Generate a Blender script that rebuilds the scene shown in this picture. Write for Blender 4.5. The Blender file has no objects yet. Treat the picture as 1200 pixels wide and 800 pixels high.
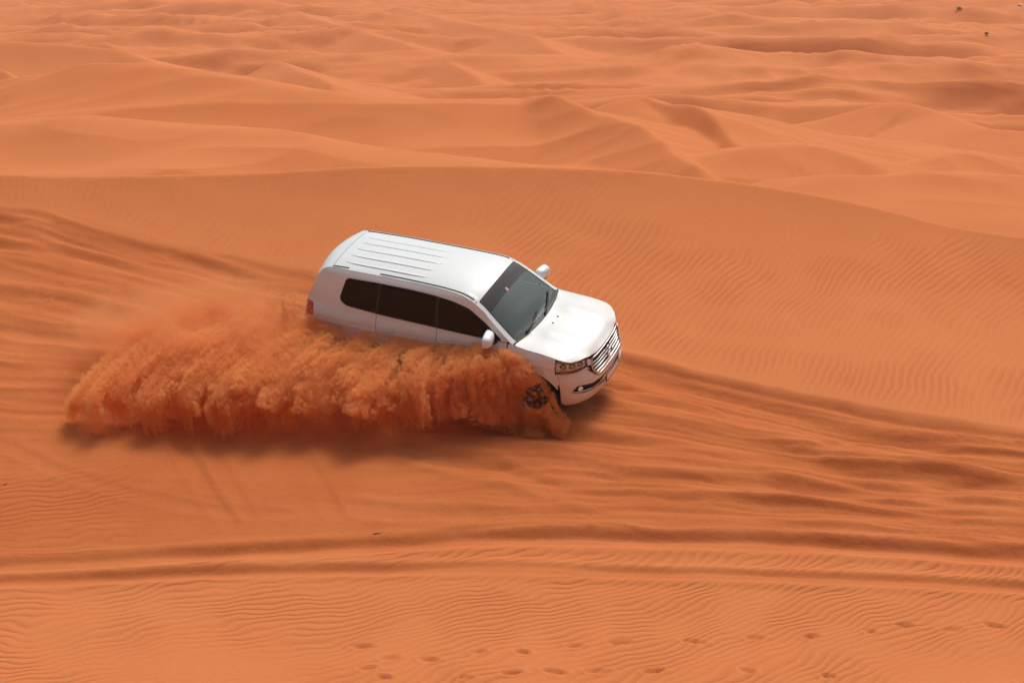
import bpy, bmesh, math, random
import numpy as np
from mathutils import Vector, Matrix
from mathutils.geometry import tessellate_polygon

scene = bpy.context.scene
col = scene.collection
rad = math.radians

# ------------------------------------------------------------------ camera
PITCH, FPX, CAM_H = rad(15.5), 2000.0, 7.80
cam_d = bpy.data.cameras.new('camera'); cam = bpy.data.objects.new('camera', cam_d); col.objects.link(cam)
cam.location = (0, 0, CAM_H); cam.rotation_euler = (rad(90) - PITCH, 0, 0)
cam_d.sensor_fit = 'HORIZONTAL'; cam_d.sensor_width = 36.0; cam_d.lens = 36.0*FPX/1200.0
cam_d.clip_start = .1; cam_d.clip_end = 12000
scene.camera = cam

# ------------------------------------------------------------------ sky and sun
SUN_EL, SUN_AZ = rad(64), rad(28)        # azimuth from +Y (away from the camera) towards +X
world = bpy.data.worlds.new('World'); scene.world = world; world.use_nodes = True
nt = world.node_tree; nt.nodes.clear()
sky = nt.nodes.new('ShaderNodeTexSky'); sky.sky_type = 'NISHITA'; sky.sun_disc = False
sky.sun_elevation = SUN_EL; sky.sun_rotation = SUN_AZ; sky.dust_density = 7.0; sky.air_density = .8; sky.ozone_density = .4
bg = nt.nodes.new('ShaderNodeBackground'); bg.inputs['Strength'].default_value = .125
wo = nt.nodes.new('ShaderNodeOutputWorld')
hs = nt.nodes.new('ShaderNodeHueSaturation'); hs.inputs['Saturation'].default_value = .5     # dusty air: a paler sky
nt.links.new(sky.outputs[0], hs.inputs['Color']); nt.links.new(hs.outputs[0], bg.inputs[0]); nt.links.new(bg.outputs[0], wo.inputs[0])
sun_d = bpy.data.lights.new('sun', 'SUN'); sun_d.energy = 1.5; sun_d.angle = rad(20); sun_d.color = (1.0, .93, .84)
sun = bpy.data.objects.new('sun', sun_d); col.objects.link(sun); sun.location = (20, 60, 60)
sd = Vector((math.sin(SUN_AZ)*math.cos(SUN_EL), math.cos(SUN_AZ)*math.cos(SUN_EL), math.sin(SUN_EL)))
sun.rotation_euler = (-sd).to_track_quat('-Z', 'Y').to_euler()
scene.view_settings.view_transform = 'Standard'; scene.view_settings.look = 'None'
scene.view_settings.exposure = -0.11; scene.view_settings.gamma = 1.0
scene.view_settings.use_curve_mapping = False
scene.render.engine = 'CYCLES'
scene.cycles.use_denoising = True; scene.cycles.max_bounces = 14; scene.cycles.diffuse_bounces = 10; scene.cycles.volume_bounces = 10
scene.cycles.transparent_max_bounces = 12

# ------------------------------------------------------------------ helpers
def node_mat(name):
    m = bpy.data.materials.new(name); m.use_nodes = True
    b = m.node_tree.nodes['Principled BSDF']
    return m, m.node_tree, b
def simple(name, colr, rough=.5, metal=0., coat=0., noise=0., spec=.5, nscale=30):
    m, t, b = node_mat(name)
    b.inputs['Base Color'].default_value = (*colr, 1); b.inputs['Roughness'].default_value = rough
    b.inputs['Metallic'].default_value = metal; b.inputs['Coat Weight'].default_value = coat
    b.inputs['Coat Roughness'].default_value = .04; b.inputs['Specular IOR Level'].default_value = spec
    if noise:
        n = t.nodes.new('ShaderNodeTexNoise'); n.inputs['Scale'].default_value = nscale; n.inputs['Detail'].default_value = 4
        tc = t.nodes.new('ShaderNodeTexCoord'); t.links.new(tc.outputs['Object'], n.inputs['Vector'])
        r = t.nodes.new('ShaderNodeMapRange'); r.inputs['To Min'].default_value = rough - noise; r.inputs['To Max'].default_value = rough + noise
        t.links.new(n.outputs['Fac'], r.inputs['Value']); t.links.new(r.outputs[0], b.inputs['Roughness'])
    return m
def tag(o, label=None, cat=None, group=None, kind=None):
    for k, v in (('label', label), ('category', cat), ('group', group), ('kind', kind)):
        if v: o[k] = v
    return o
def link(name, me, mat=None, parent=None):
    o = bpy.data.objects.new(name, me); col.objects.link(o)
    if mat: me.materials.append(mat)
    if parent: o.parent = parent
    return o
def empty(name, parent=None, loc=(0, 0, 0), rot=(0, 0, 0)):
    o = bpy.data.objects.new(name, None); col.objects.link(o); o.empty_display_size = .3
    o.location = loc; o.rotation_euler = rot
    if parent: o.parent = parent
    return o
def bm_obj(name, bm, mat, parent=None, smooth=True):
    me = bpy.data.meshes.new(name)
    if smooth:
        for f in bm.faces: f.smooth = True
    bm.to_mesh(me); bm.free()
    return link(name, me, mat, parent)

# gradient noise, vectorised
def _h(ix, iy, seed):
    h = (ix.astype(np.int64)*374761393 + iy.astype(np.int64)*668265263 + seed*974711) & 0xffffffff
    h = ((h ^ (h >> 13))*1274126177) & 0xffffffff
    return (h ^ (h >> 16)) & 0xffffffff
def pn(x, y, seed=0):
    xi = np.floor(x); yi = np.floor(y); fx = x - xi; fy = y - yi
    u = fx*fx*fx*(fx*(fx*6 - 15) + 10); v = fy*fy*fy*(fy*(fy*6 - 15) + 10)
    def g(dx, dy):
        a = _h(xi + dx, yi + dy, seed)*(2*math.pi/4294967296.0)
        return np.cos(a)*(fx - dx) + np.sin(a)*(fy - dy)
    a = g(0, 0)*(1-u) + g(1, 0)*u; b = g(0, 1)*(1-u) + g(1, 1)*u
    return (a*(1-v) + b*v)*1.5
def fbm(x, y, seed=0, o=4):
    s = 0; a = 1.; 
    for i in range(o):
        s = s + a*pn(x*2**i + 17.3*i, y*2**i - 9.1*i, seed + i); a *= .5
    return s
def sstep(a, b, x):
    t = np.clip((x - a)/(b - a), 0, 1); return t*t*(3 - 2*t)
def smax(a, b, k):
    h = np.clip(.5 + .5*(a - b)/k, 0, 1); return b*(1-h) + a*h + k*h*(1-h)
def smin(a, b, k): return -smax(-a, -b, k)

def pchip(xs, ys):
    xs = np.array(xs, float); ys = np.array(ys, float)
    h = np.diff(xs); d = np.diff(ys) / h
    m = np.zeros_like(ys); m[0] = d[0]; m[-1] = d[-1]
    for i in range(1, len(xs) - 1):
        if d[i-1] * d[i] > 0:
            w1 = 2*h[i] + h[i-1]; w2 = h[i] + 2*h[i-1]
            m[i] = (w1 + w2) / (w1/d[i-1] + w2/d[i])
    def f(x):
        x = np.asarray(x, float); xx = np.clip(x, xs[0], xs[-1])
        i = np.clip(np.searchsorted(xs, xx) - 1, 0, len(h) - 1)
        t = (xx - xs[i]) / h[i]
        return ((1+2*t)*(1-t)**2*ys[i] + t*(1-t)**2*h[i]*m[i]
                + t*t*(3-2*t)*ys[i+1] + t*t*(t-1)*h[i]*m[i+1])
    return f

# ---- car surfaces: X forward, Y left, Z up, origin on the ground midway between the axles
_w = pchip([.25,.32,.42,.60,.80,.95,1.06,1.14,1.22,1.30,1.50,1.65,1.74,1.80,1.83],
           [.84,.90,.94,.965,.978,.975,.962,.935,.900,.878,.812,.755,.712,.655,.62])
_planlo = pchip([-2.62,-2.45,-2.1,-1.4,-.5,.5,1.4,1.75,1.95,2.15],[.90,.955,.985,1,.995,.995,1.0,.985,.962,.92])
_planup = pchip([-2.62,-2.4,-2.0,-1.2,0,.6,1.2,2.2],[.86,.915,.965,1,1,.985,.965,.93])
_ztop = pchip([-2.60,-2.54,-2.46,-2.38,-2.28,-2.15,-1.9,-1,-.3,.1,.3,.5,.75,.95,1.06,1.2,1.6,1.9,2.1],
              [1.12,1.26,1.46,1.64,1.755,1.795,1.808,1.818,1.81,1.79,1.752,1.655,1.465,1.305,1.225,1.19,1.155,1.11,1.04])
_zc = pchip([-2.64,-2.60,-2.53,-2.46,-2.36,-2.25,-2.1,-1.8,-1,-.3,.1,.32,.47,.60,.80,1.0,1.20,1.6,1.9,2.1,2.2,2.27],
            [1.12,1.34,1.58,1.72,1.80,1.835,1.855,1.872,1.885,1.88,1.86,1.835,1.785,1.69,1.54,1.388,1.235,1.20,1.16,1.115,1.07,1.0])
AXF, AXR, HUB = 1.425, -1.425, .40
def side_w(x, z):
    x = np.asarray(x, float); z = np.asarray(z, float)
    k = np.clip((z - 1.05) / .25, 0, 1); k = k*k*(3-2*k)
    w = _w(z) * (_planlo(x)*(1-k) + _planup(x)*k)
    for ax in (AXF, AXR):
        r = np.hypot(x - ax, (z - HUB))
        w = w + .022*np.exp(-((r - .50)/.07)**2) * (z < 1.1)
    w = w + .010*np.exp(-((z - .99)/.02)**2)          # shoulder crease
    return w
def S(sgn):
    def f(x, z):
        return np.stack([np.asarray(x, float), sgn*side_w(x, z), np.asarray(z, float)], -1)
    return f
def T(x, s):
    x = np.asarray(x, float); s = np.asarray(s, float)
    ze = _ztop(x); ye = side_w(x, ze); zc = np.maximum(_zc(x), ze)
    p = 2.2 + 1.2*(x > 1.2)
    z = zc + (ze - zc)*np.abs(s)**p
    hood = np.clip((x - 1.22)/.25, 0, 1) * np.clip((2.22 - x)/.3, 0, 1)
    z = z + hood*(.020*np.exp(-((np.abs(s) - .43)/.17)**2) - .006*np.exp(-(s/.25)**2))
    return np.stack([x, ye*s, z], -1)
_plan = ([0,.3,.55,.74,.86,.93,.955],[2.345,2.335,2.29,2.20,2.09,1.95,1.80])
def _planpath():
    ys = np.array(_plan[0]); xs = np.array(_plan[1])
    yy = np.linspace(0, .955, 600); xx = pchip(ys, xs)(yy)
    L = np.r_[0, np.cumsum(np.hypot(np.diff(xx), np.diff(yy)))]
    return L / L[-1], xx, yy
_PL, _PX, _PY = _planpath()
_fd = pchip([.24,.30,.36,.46,.60,.72,.80,.90,1.0,1.08,1.14],[.20,.10,.03,0,0,.015,.045,.065,.085,.12,.17])
def F(a, z):
    a = np.asarray(a, float); z = np.asarray(z, float)
    b = np.abs(a); x = np.interp(b, _PL, _PX); y = np.interp(b, _PL, _PY)
    e = 1e-3; bt = np.clip(b, 0, .998)
    tx = np.interp(np.clip(bt+e,0,1), _PL, _PX) - np.interp(np.clip(bt-e,0,1), _PL, _PX)
    ty = np.interp(np.clip(bt+e,0,1), _PL, _PY) - np.interp(np.clip(bt-e,0,1), _PL, _PY)
    n = np.hypot(tx, ty); nx, ny = ty/n, -tx/n
    d = _fd(z) * (1 - .75*b**3)
    return np.stack([x - nx*d, np.sign(a)*(y - ny*d), z], -1)
def RB(a, z):
    p = F(a, z); b = np.abs(np.asarray(a, float))
    x = -(p[..., 0]*.62 + 1.17 + .02*b)
    return np.stack([x, p[..., 1]*.985, p[..., 2]], -1)

# ------------------------------------------------------------------ dunes
cp, sp = math.cos(PITCH), math.sin(PITCH)
def ray(u, v):
    a = (u - 600)/FPX; b = (v - 400)/FPX
    return np.array([a, cp - b*sp, -sp - b*cp])
def at_dist(u, v, D):
    r = ray(u, v); k = D/r[1]; return np.array([r[0]*k, D, CAM_H + r[2]*k])

CREST = [(-500,250,33),(-250,222,33),(-100,208,33),(0,204,33),(100,206,33),(250,202,33),(350,198,33),(450,194.5,33),(600,194,33),(750,200,33),
         (850,211,33),(950,226,32.7),(1050,247,32.3),(1120,264,32),(1200,276,31.5),(1300,284,31),(1500,300,30)]
_cr = np.array([at_dist(*c) for c in CREST])
crest_z = pchip(_cr[:, 0], _cr[:, 2]); crest_y = pchip(_cr[:, 0], _cr[:, 1])
low_z = pchip([0,8,12,15,18,20,22,24,26],[-2.6,-2.3,-2.05,-1.88,-1.68,-1.50,-1.18,-.70,-.3])
SLOPE0 = 24.0
def near_dune(x, y):
    zc = crest_z(x); yc = crest_y(x)
    zb = low_z(y)
    t = (y - SLOPE0)/(yc - SLOPE0); zs = float(low_z(SLOPE0))
    tt = np.maximum(t, 0)
    up = zs + (zc - zs)*(.78*tt + .22*tt**5*np.where(tt > 1, 1/np.maximum(tt, 1)**4, 1))
    k = sstep(SLOPE0 - 2.2, SLOPE0 + 2.2, y)
    lin = zs + (zc - zs)*.78*t
    up = np.where(t < 0, lin, up)
    front = zb*(1-k) + up*k
    back = zc - .34*(y - yc) - .004*np.maximum(y - yc, 0)**2
    return smin(front, back, .10)

def poly_dist(x, y, P):
    """nearest distance, side (+ = left of travel), param, crest value"""
    best = np.full(x.shape, 1e18); side = np.zeros_like(x); val = np.zeros_like(x); par = np.zeros_like(x); L = 0.
    for i in range(len(P) - 1):
        ax, ay = P[i][0], P[i][1]; dx, dy = P[i+1][0] - ax, P[i+1][1] - ay; l2 = dx*dx + dy*dy; l = math.sqrt(l2)
        t = np.clip(((x - ax)*dx + (y - ay)*dy)/l2, 0, 1)
        ex = x - ax - t*dx; ey = y - ay - t*dy; d2 = ex*ex + ey*ey
        m = d2 < best
        best = np.where(m, d2, best); side = np.where(m, np.clip((dx*ey - dy*ex)/(l*np.sqrt(d2) + 1e-9), -1, 1), side)
        val = np.where(m, P[i][2] + t*(P[i+1][2] - P[i][2]), val); par = np.where(m, L + t*l, par); L += l
    return np.sqrt(best), side, par/L, val
def resample(P, n=14):
    P = np.array(P, float); d = np.r_[0, np.cumsum(np.hypot(np.diff(P[:, 0]), np.diff(P[:, 1])))]
    t = np.linspace(0, d[-1], n)
    return np.stack([pchip(d, P[:, i])(t) for i in range(P.shape[1])], 1)

# (points u, v, distance), slope on the left / right of the direction of travel, crest rounding
RIDGES = [
    ([(-420,150,60),(-150,118,60),(0,100,58),(90,84,56),(150,78,55),(190,82,54),(260,92,53),(350,107,52),(450,120,51),(600,121,50),(620,119,50.5)], .36, .30, .7),
    ([(-300,140,47),(-100,150,45),(0,147,44),(120,147,43),(220,153,42),(330,166,41),(450,177,40.5),(600,189,40)], .30, .26, .6),
    ([(632,116,50),(675,126,48.5),(720,150,46),(765,173,43.5),(800,187,41.5)], .70, .60, .15, 2.0),
    ([(690,131,58),(725,117,57.5),(757,111,57)], .35, .35, .4),
    ([(757,111,57),(800,125,55),(835,142,53),(860,160,51),(890,172,48)], .34, 1.0, .10, 5.0),
    ([(770,192,44),(850,173,45),(920,165,45.5),(990,178,45),(1070,206,44),(1150,230,43)], .36, .24, .25),
    ([(920,218,38),(1030,210,38.5),(1130,204,39),(1210,207,39.5),(1350,218,40)], .40, .22, .20),
    ([(1000,196,52),(1090,190,54),(1210,186,56),(1350,190,56)], .45, .28, .25),
    ([(292,58,140),(333,75,124),(396,98,106),(437,108,100),(500,116,96)], .40, .60, .3, 3.0, .24),
    ([(300,-8,270),(329,2,250),(367,21,215),(417,35,195),(458,46,180),(500,58,165),(560,74,148),(640,94,128),(700,100,122)], .35, .55, .4, 4.0, .22),
    ([(430,-8,280),(520,22,215),(620,40,185),(720,56,160),(800,62,152)], .35, .50, .4, 4.0, .22),
    ([(-400,70,158),(-60,58,156),(20,48,154),(90,54,152),(160,59,148),(250,61,144),(310,64,140)], .35, .55, .4, 4.0, .22),
    ([(-400,50,215),(-60,40,212),(60,30,208),(180,32,202),(300,40,190),(380,50,178)], .35, .50, .4, 4.0, .22),
    ([(1025,124,92),(1055,120,92),(1100,133,90),(1145,150,84),(1215,156,82)], .40, .30, .3),
]
RIDGES = [(resample([at_dist(*p) for p in R_[0]], 16), R_[1], R_[2], R_[3], R_[4] if len(R_) > 4 else 5.0, R_[5] if len(R_) > 5 else .17) for R_ in RIDGES]

for R_ in RIDGES:
    if R_[5] > .2:                                   # the distant ridges sink into the plain at both ends
        t_ = np.linspace(0, 1, len(R_[0])); R_[0][:, 2] -= 4.0*(1 - sstep(0, .30, t_)*sstep(1, .70, t_))
def dune_noise(x, y):
    wx = x + 9*pn(x/38, y/30, 11) + 3.0*pn(x/11, y/9, 12); wy = y + 8*pn(x/42, y/34, 13) + 2.2*pn(x/12, y/9, 14)
    def rdg(n, p): return np.clip(1 - np.abs(n), 0, 1)**p
    a = rdg(pn(wx/120 + .16*wy/30, wy/32, 21)*1.35, 1.8)*3.0
    b = rdg(pn(wx/46 + .2*wy/14, wy/12.5, 22)*1.4, 1.25)*1.75
    c = rdg(pn(wx/19 + .2*wy/6, wy/5.0, 23)*1.4, 1.1)*1.0
    d = rdg(pn(wx/8 + .2*wy/3, wy/2.3, 25)*1.4, 1.1)*.32
    return a + b + c + d + .1*fbm(wx/5, wy/2.4, 24, 3) - 3.35
plain_z = pchip([0,34,48,70,110,170,300,600,1500,9000],[-9,-7,-5.6,-6.6,-8.6,-11,-14,-17,-20,-24])
def far_base(x, y):
    r = np.hypot(x, y)
    return plain_z(r) + dune_noise(x, y)*sstep(36, 75, r)*(1 - .55*sstep(300, 1500, r))
def ground_base(x, y):
    z = near_dune(x, y)
    far = far_base(x, y)
    wob_x = x + .45*pn(x/7, y/7, 41) + .12*pn(x/2.3, y/2.3, 42); wob_y = y + .45*pn(x/7, y/7, 43) + .12*pn(x/2.3, y/2.3, 44)
    m = (y > 33) & (y < 320)
    if np.any(m):
        xm, ym = wob_x[m], wob_y[m]; f = far[m]
        for P, sl, sr, r, D0, bs in RIDGES:
            d, s, par, zc = poly_dist(xm, ym, P)
            dd = np.sqrt(d*d + r*r) - r; sl_ = sr + (sl - sr)*(.5 + .5*s)
            h = zc - np.maximum(sl_ - bs, .02)*D0*(1 - np.exp(-dd/D0)) - bs*dd
            f = smax(f, h, .12)
        far = far.copy(); far[m] = f
    rel = sstep(35.5, 38, y)*sstep(80, 60, y)
    far = far + rel*(.34*np.clip(1 - 1.4*np.abs(pn(x/13 + .25*y/6, y/5.5, 45)), 0, 1)**1.4 + .10*np.clip(1 - 1.4*np.abs(pn(x/4.5 + .3*y/3, y/2.2, 46)), 0, 1) - .2)
    return smax(z, far, .15)
def hit(u, v):
    r = ray(u, v); lo, hi = 8., 36.
    ks = np.linspace(lo, hi, 400)/r[1]
    z = near_dune(r[0]*ks, r[1]*ks); d = CAM_H + r[2]*ks - z
    i = int(np.argmax(d < 0)) if np.any(d < 0) else len(ks) - 1
    k = ks[i-1] + (ks[i] - ks[i-1])*d[i-1]/(d[i-1] - d[i] + 1e-12) if i > 0 else ks[0]
    return np.array([r[0]*k, r[1]*k, 0.])
def ipoly(pts, n=24): return resample([hit(*p) for p in pts], n)

# edge of the driven sand: rippled slope above it, churned sand below it
SCARP = ipoly([(-300,236),(-100,232),(0,236),(60,244),(120,263),(180,280),(260,295),(340,312),(420,330),(560,372),(735,413),(800,428),(900,452),(1000,472),(1100,488),(1210,503),(1400,525)], 60)
LOWER = ipoly([(-300,668),(0,650),(150,645),(300,640),(440,634),(600,628),(760,627),(900,630),(1050,640),(1200,650),(1450,668)], 30)
# ruts: points, half width, depth, berm, side of the sharper bank
RUTS = [
    ([(-250,676),(0,663),(150,656),(300,647),(440,638),(600,634),(760,634),(900,638),(1050,647),(1210,657),(1400,670)], .14, .10, .035),
    ([(-250,694),(0,681),(150,676),(300,671),(450,666),(600,668),(800,673),(1000,681),(1210,690),(1400,702)], .11, .07, .028),
    ([(690,424),(740,436),(820,459),(900,478),(1000,503),(1090,522),(1200,545),(1350,570)], .26, .085, .05),
    ([(700,445),(760,470),(850,487),(960,505),(1060,514),(1210,525),(1400,530)], .22, .06, .03),
    ([(660,470),(700,486),(760,500),(870,517),(960,546),(1040,562),(1210,575),(1400,580)], .28, .075, .05),
    ([(600,500),(680,517),(760,531),(850,543),(930,549),(1020,556),(1210,560),(1400,560)], .22, .055, .03),
    ([(450,512),(520,538),(600,556),(700,566),(800,570),(930,572),(1100,580),(1220,588),(1400,600)], .20, .055, .04),
    ([(560,540),(640,572),(720,590),(850,598),(1000,600),(1220,598),(1400,594)], .16, .04, .025),
    ([(380,590),(500,604),(640,608),(800,604),(960,606),(1100,612),(1220,606),(1400,600)], .14, .03, .02),
    ([(940,530),(1010,520),(1090,535),(1220,548),(1400,560)], .14, .04, .025),
    ([(880,566),(980,580),(1080,572),(1220,566),(1400,570)], .16, .045, .025),
    ([(-250,232),(-100,247),(0,266),(60,284),(140,304),(200,317),(280,339),(360,365),(430,395)], .24, .07, .05),
    ([(-250,262),(-100,280),(0,294),(90,306),(180,330),(260,352),(340,385),(420,420)], .22, .06, .03),
    ([(40,262),(110,283),(200,300),(300,333),(370,350),(440,372)], .18, .05, .04),
    ([(-250,320),(-80,338),(0,350),(60,358),(140,375),(200,394),(260,412),(340,430)], .20, .06, .055),
    ([(-250,390),(-80,385),(0,388),(90,398),(180,420),(260,440)], .18, .03, .02),
    ([(195,470),(205,508),(232,555),(258,597),(275,622)], .11, .020, .008),
    ([(225,470),(240,505),(262,552),(283,592),(296,616)], .10, .012, .006),
    ([(320,470),(340,505),(368,556),(392,600),(402,616)], .11, .018, .008),
    ([(0,520),(90,560),(180,585),(260,600),(350,604)], .10, .012, .010),
]
RUTS = [(ipoly(p, 24), w, d, b) for p, w, d, b in RUTS]
PRINTS = [(503,774),(560,764),(612,764),(673,757),(727,752),(812,751),(885,747),(950,745),(1020,740),(1060,733),(1115,737),(1166,732),
          (425,757),(457,772),(450,794),(545,795),(600,789),(650,788),(700,787),(765,786),(875,787),(970,791),(430,783)]
PRINTS = [hit(*p) for p in PRINTS]

CARC = np.array([-.56, 26.58])
def detail(x, y):
    """small relief on the near slope -> dz, ripple mask, ripple phase, churn"""
    d, s, par, _ = poly_dist(x, y, SCARP); sc = d*s            # + above the edge
    sc = sc + .06*pn(x/1.5, y/.9, 51) + .02*pn(x/.3, y/.3, 52)
    dl, sl, _, _ = poly_dist(x, y, LOWER); lo = dl*sl
    lo = lo + .12*pn(x/1.1, y/.5, 53)
    churn = sstep(.05, -.25, sc)*sstep(-.25, .05, lo)
    dz = np.zeros_like(x)
    right = sstep(-1, 3, x); left = 1 - sstep(-6, -2, x)
    step = (.04 + .07*sstep(0, 4, x) + .02*left)*sstep(-9.5, -7, x)
    dz -= step*sstep(.03, -.24, sc)*sstep(-2.2, -.24, sc)
    wob = .06*pn(x/2.6, y/1.6, 61) + .022*pn(x/.5, y/.4, 62) + .012*pn(x/.17, y/.17, 64)
    rutm = np.zeros_like(x)
    for i, (P, w, dep, berm) in enumerate(RUTS):
        dd, ss, pp, _ = poly_dist(x, y, P)
        m = dd < w*4
        if not np.any(m): continue
        q = dd[m]*ss[m] + wob[m]*min(1, w/.2); a = np.abs(q)/w
        amp = .9 + .4*pn(x[m]/1.3 + i*7.7, y[m]/1.3, 63)
        end = sstep(0, .06, pp[m])*sstep(1, .94, pp[m])
        prof = -dep*np.exp(-a**4*.9)*(1 + .35*np.tanh(q/w*2)) + berm*np.exp(-((a - 1.75)/.55)**2)
        dz[m] += prof*end*amp*.72
        if i < 2: rutm[m] = np.maximum(rutm[m], np.exp(-(a/1.6)**4))
        churn[m] = np.maximum(churn[m], np.exp(-(a/1.3)**2)*end*min(1, dep/.06)*.8)
    # churned sand: long smears following the way of the tracks, between the upper edge and the lower ruts
    v = np.clip(-sc, 0, 50)/(np.clip(-sc, 0, 50) + np.clip(lo, .02, 50)); u = x + 1.2*pn(x/5, y/3, 70)
    calm = 1 - .80*sstep(.5, -2.5, x)*sstep(25.6, 24.4, y)
    st1 = 1 - 2*np.abs(pn(u/9, v*6.5 + 3.1, 71))*1.3; st2 = 1 - 2*np.abs(pn(u/6.5, v*13 + 1.7, 72))*1.3
    dz += churn*calm*(.036*st1*sstep(.02, .12, v) + .026*st2 + .016*(1 - 2.4*np.abs(pn(u/4.5, v*27, 73))) + .010*pn(u/2.2, v*55, 74) + .003*pn(x/.10, y/.10, 79))
    clods = sstep(.30, .6, pn(x/1.8, y/.9, 75))*churn*calm
    dz += clods*.020*np.abs(pn(x/.17, y/.13, 76))
    dz += .03*fbm(x/3.5, y/3.0, 77, 3)
    for k, p in enumerate(PRINTS):
        ang = -.05 + .25*math.sin(k*2.1); ex = (x - p[0])*math.cos(ang) + (y - p[1])*math.sin(ang); ey = -(x - p[0])*math.sin(ang) + (y - p[1])*math.cos(ang)
        q = (ex/(.115 + .03*math.sin(k*5.3)))**2 + (ey/.042)**2
        m = q < 9
        dz[m] += -(.045 + .018*math.sin(k*3.7))*np.exp(-q[m]**1.5) + .014*np.exp(-((np.sqrt(q[m]) - 1.5)/.32)**2)
    # ripple phase (radians) and mask
    up = sstep(.0, .5, sc); dn = sstep(.1, -.35, lo)
    w1 = .55*pn(x/4.5, y/4.5, 81) + .13*pn(x/1.1, y/1.1, 82) + .045*pn(x/.4, y/.4, 83)
    ph_up = 2*math.pi*(x*.93 - (y - 29)*.36 - .034*x*(y - 29) + w1*.8)/.140
    w2 = .34*pn(x/3.2, y/2.6, 84) + .12*pn(x/.8, y/.6, 85) + .045*pn(x/.3, y/.3, 88)
    ph_dn = 2*math.pi*(x*(.42 + .022*x) - y*.88 + w2)/.122
    patchy = .45 + .55*sstep(-.3, .2, pn(x/.9, y/.9, 89))
    near_c = sstep(32.6, 31.0, y)
    m_up = .8*up*(.35 + .65*sstep(-.35, .25, pn(x/5, y/3.4, 86)))*(.30 + .70*near_c)
    patch = sstep(24.5, 23.2, y)*sstep(-4.8, -6.0, x)*sstep(20.2, 21.0, y)
    m_dn = np.maximum(dn*sstep(-.5, .2, pn(x/3.5, y/2.0, 87) + .35), patch*.8)
    mask = np.maximum(m_up, m_dn)*patchy*(1 - rutm)
    phase = np.where(sc > -.5, ph_up, ph_dn)
    return dz, mask, phase, churn

def build_ground():
    half = rad(20.5); n = 540
    a = list(np.linspace(-half, half, n)); st = a[1] - a[0]; out = []
    c = half
    while c < math.pi - .02:
        st = min(st*1.22, rad(6)); c = min(c + st, math.pi); out.append(c)
    ang = np.array([-v for v in reversed(out)][1 if abs(out[-1] - math.pi) < 1e-6 else 0:] + a + out)
    rr = [.6, 2, 4, 6, 8, 10, 12, 13.5, 14.5]
    r = 15.2
    while r < 36.5: rr.append(r); r += .036
    while r < 9000: rr.append(r); r += min(.045 + .125*((r - 36.5)/34)**1.0 + .0014*max(0, r - 120)**1.25, .06*r)
    rr = np.array(rr); A, Rr = np.meshgrid(ang, rr)
    x = Rr*np.sin(A); y = Rr*np.cos(A)
    sh = x.shape; x = x.ravel(); y = y.ravel()
    z = ground_base(x, y)
    mask = np.zeros_like(x); phase = np.zeros_like(x); churn = np.zeros_like(x)
    m = (y > 12) & (y < 36) & (np.abs(x) < 16)
    dz, mk, ph, ch = detail(x[m], y[m])
    fade = sstep(36, 33.3, y[m])*sstep(16, 13, np.abs(x[m]))*sstep(12, 14, y[m])
    z[m] += dz*fade; mask[m] = mk*fade; phase[m] = ph; churn[m] = ch*fade
    nr, na = sh
    i = np.arange(nr*na).reshape(sh)
    nxt = np.roll(i, -1, axis=1)
    q = np.stack([i[:-1], nxt[:-1], nxt[1:], i[1:]], -1).reshape(-1, 4)   # closed ring
    me = bpy.data.meshes.new('ground')
    me.vertices.add(len(x)); me.vertices.foreach_set('co', np.stack([x, y, z], 1).ravel().astype(np.float32))
    me.loops.add(q.size); me.loops.foreach_set('vertex_index', q[:, ::-1].ravel().astype(np.int32))
    me.polygons.add(len(q)); me.polygons.foreach_set('loop_start', np.arange(0, q.size, 4, dtype=np.int32))
    me.polygons.foreach_set('use_smooth', np.ones(len(q), bool))
    for nm, arr in (('ripple', mask), ('phase', phase), ('churn', churn)):
        at = me.attributes.new(nm, 'FLOAT', 'POINT'); at.data.foreach_set('value', arr.astype(np.float32))
    me.update(calc_edges=True); me.validate()
    return me

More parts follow.
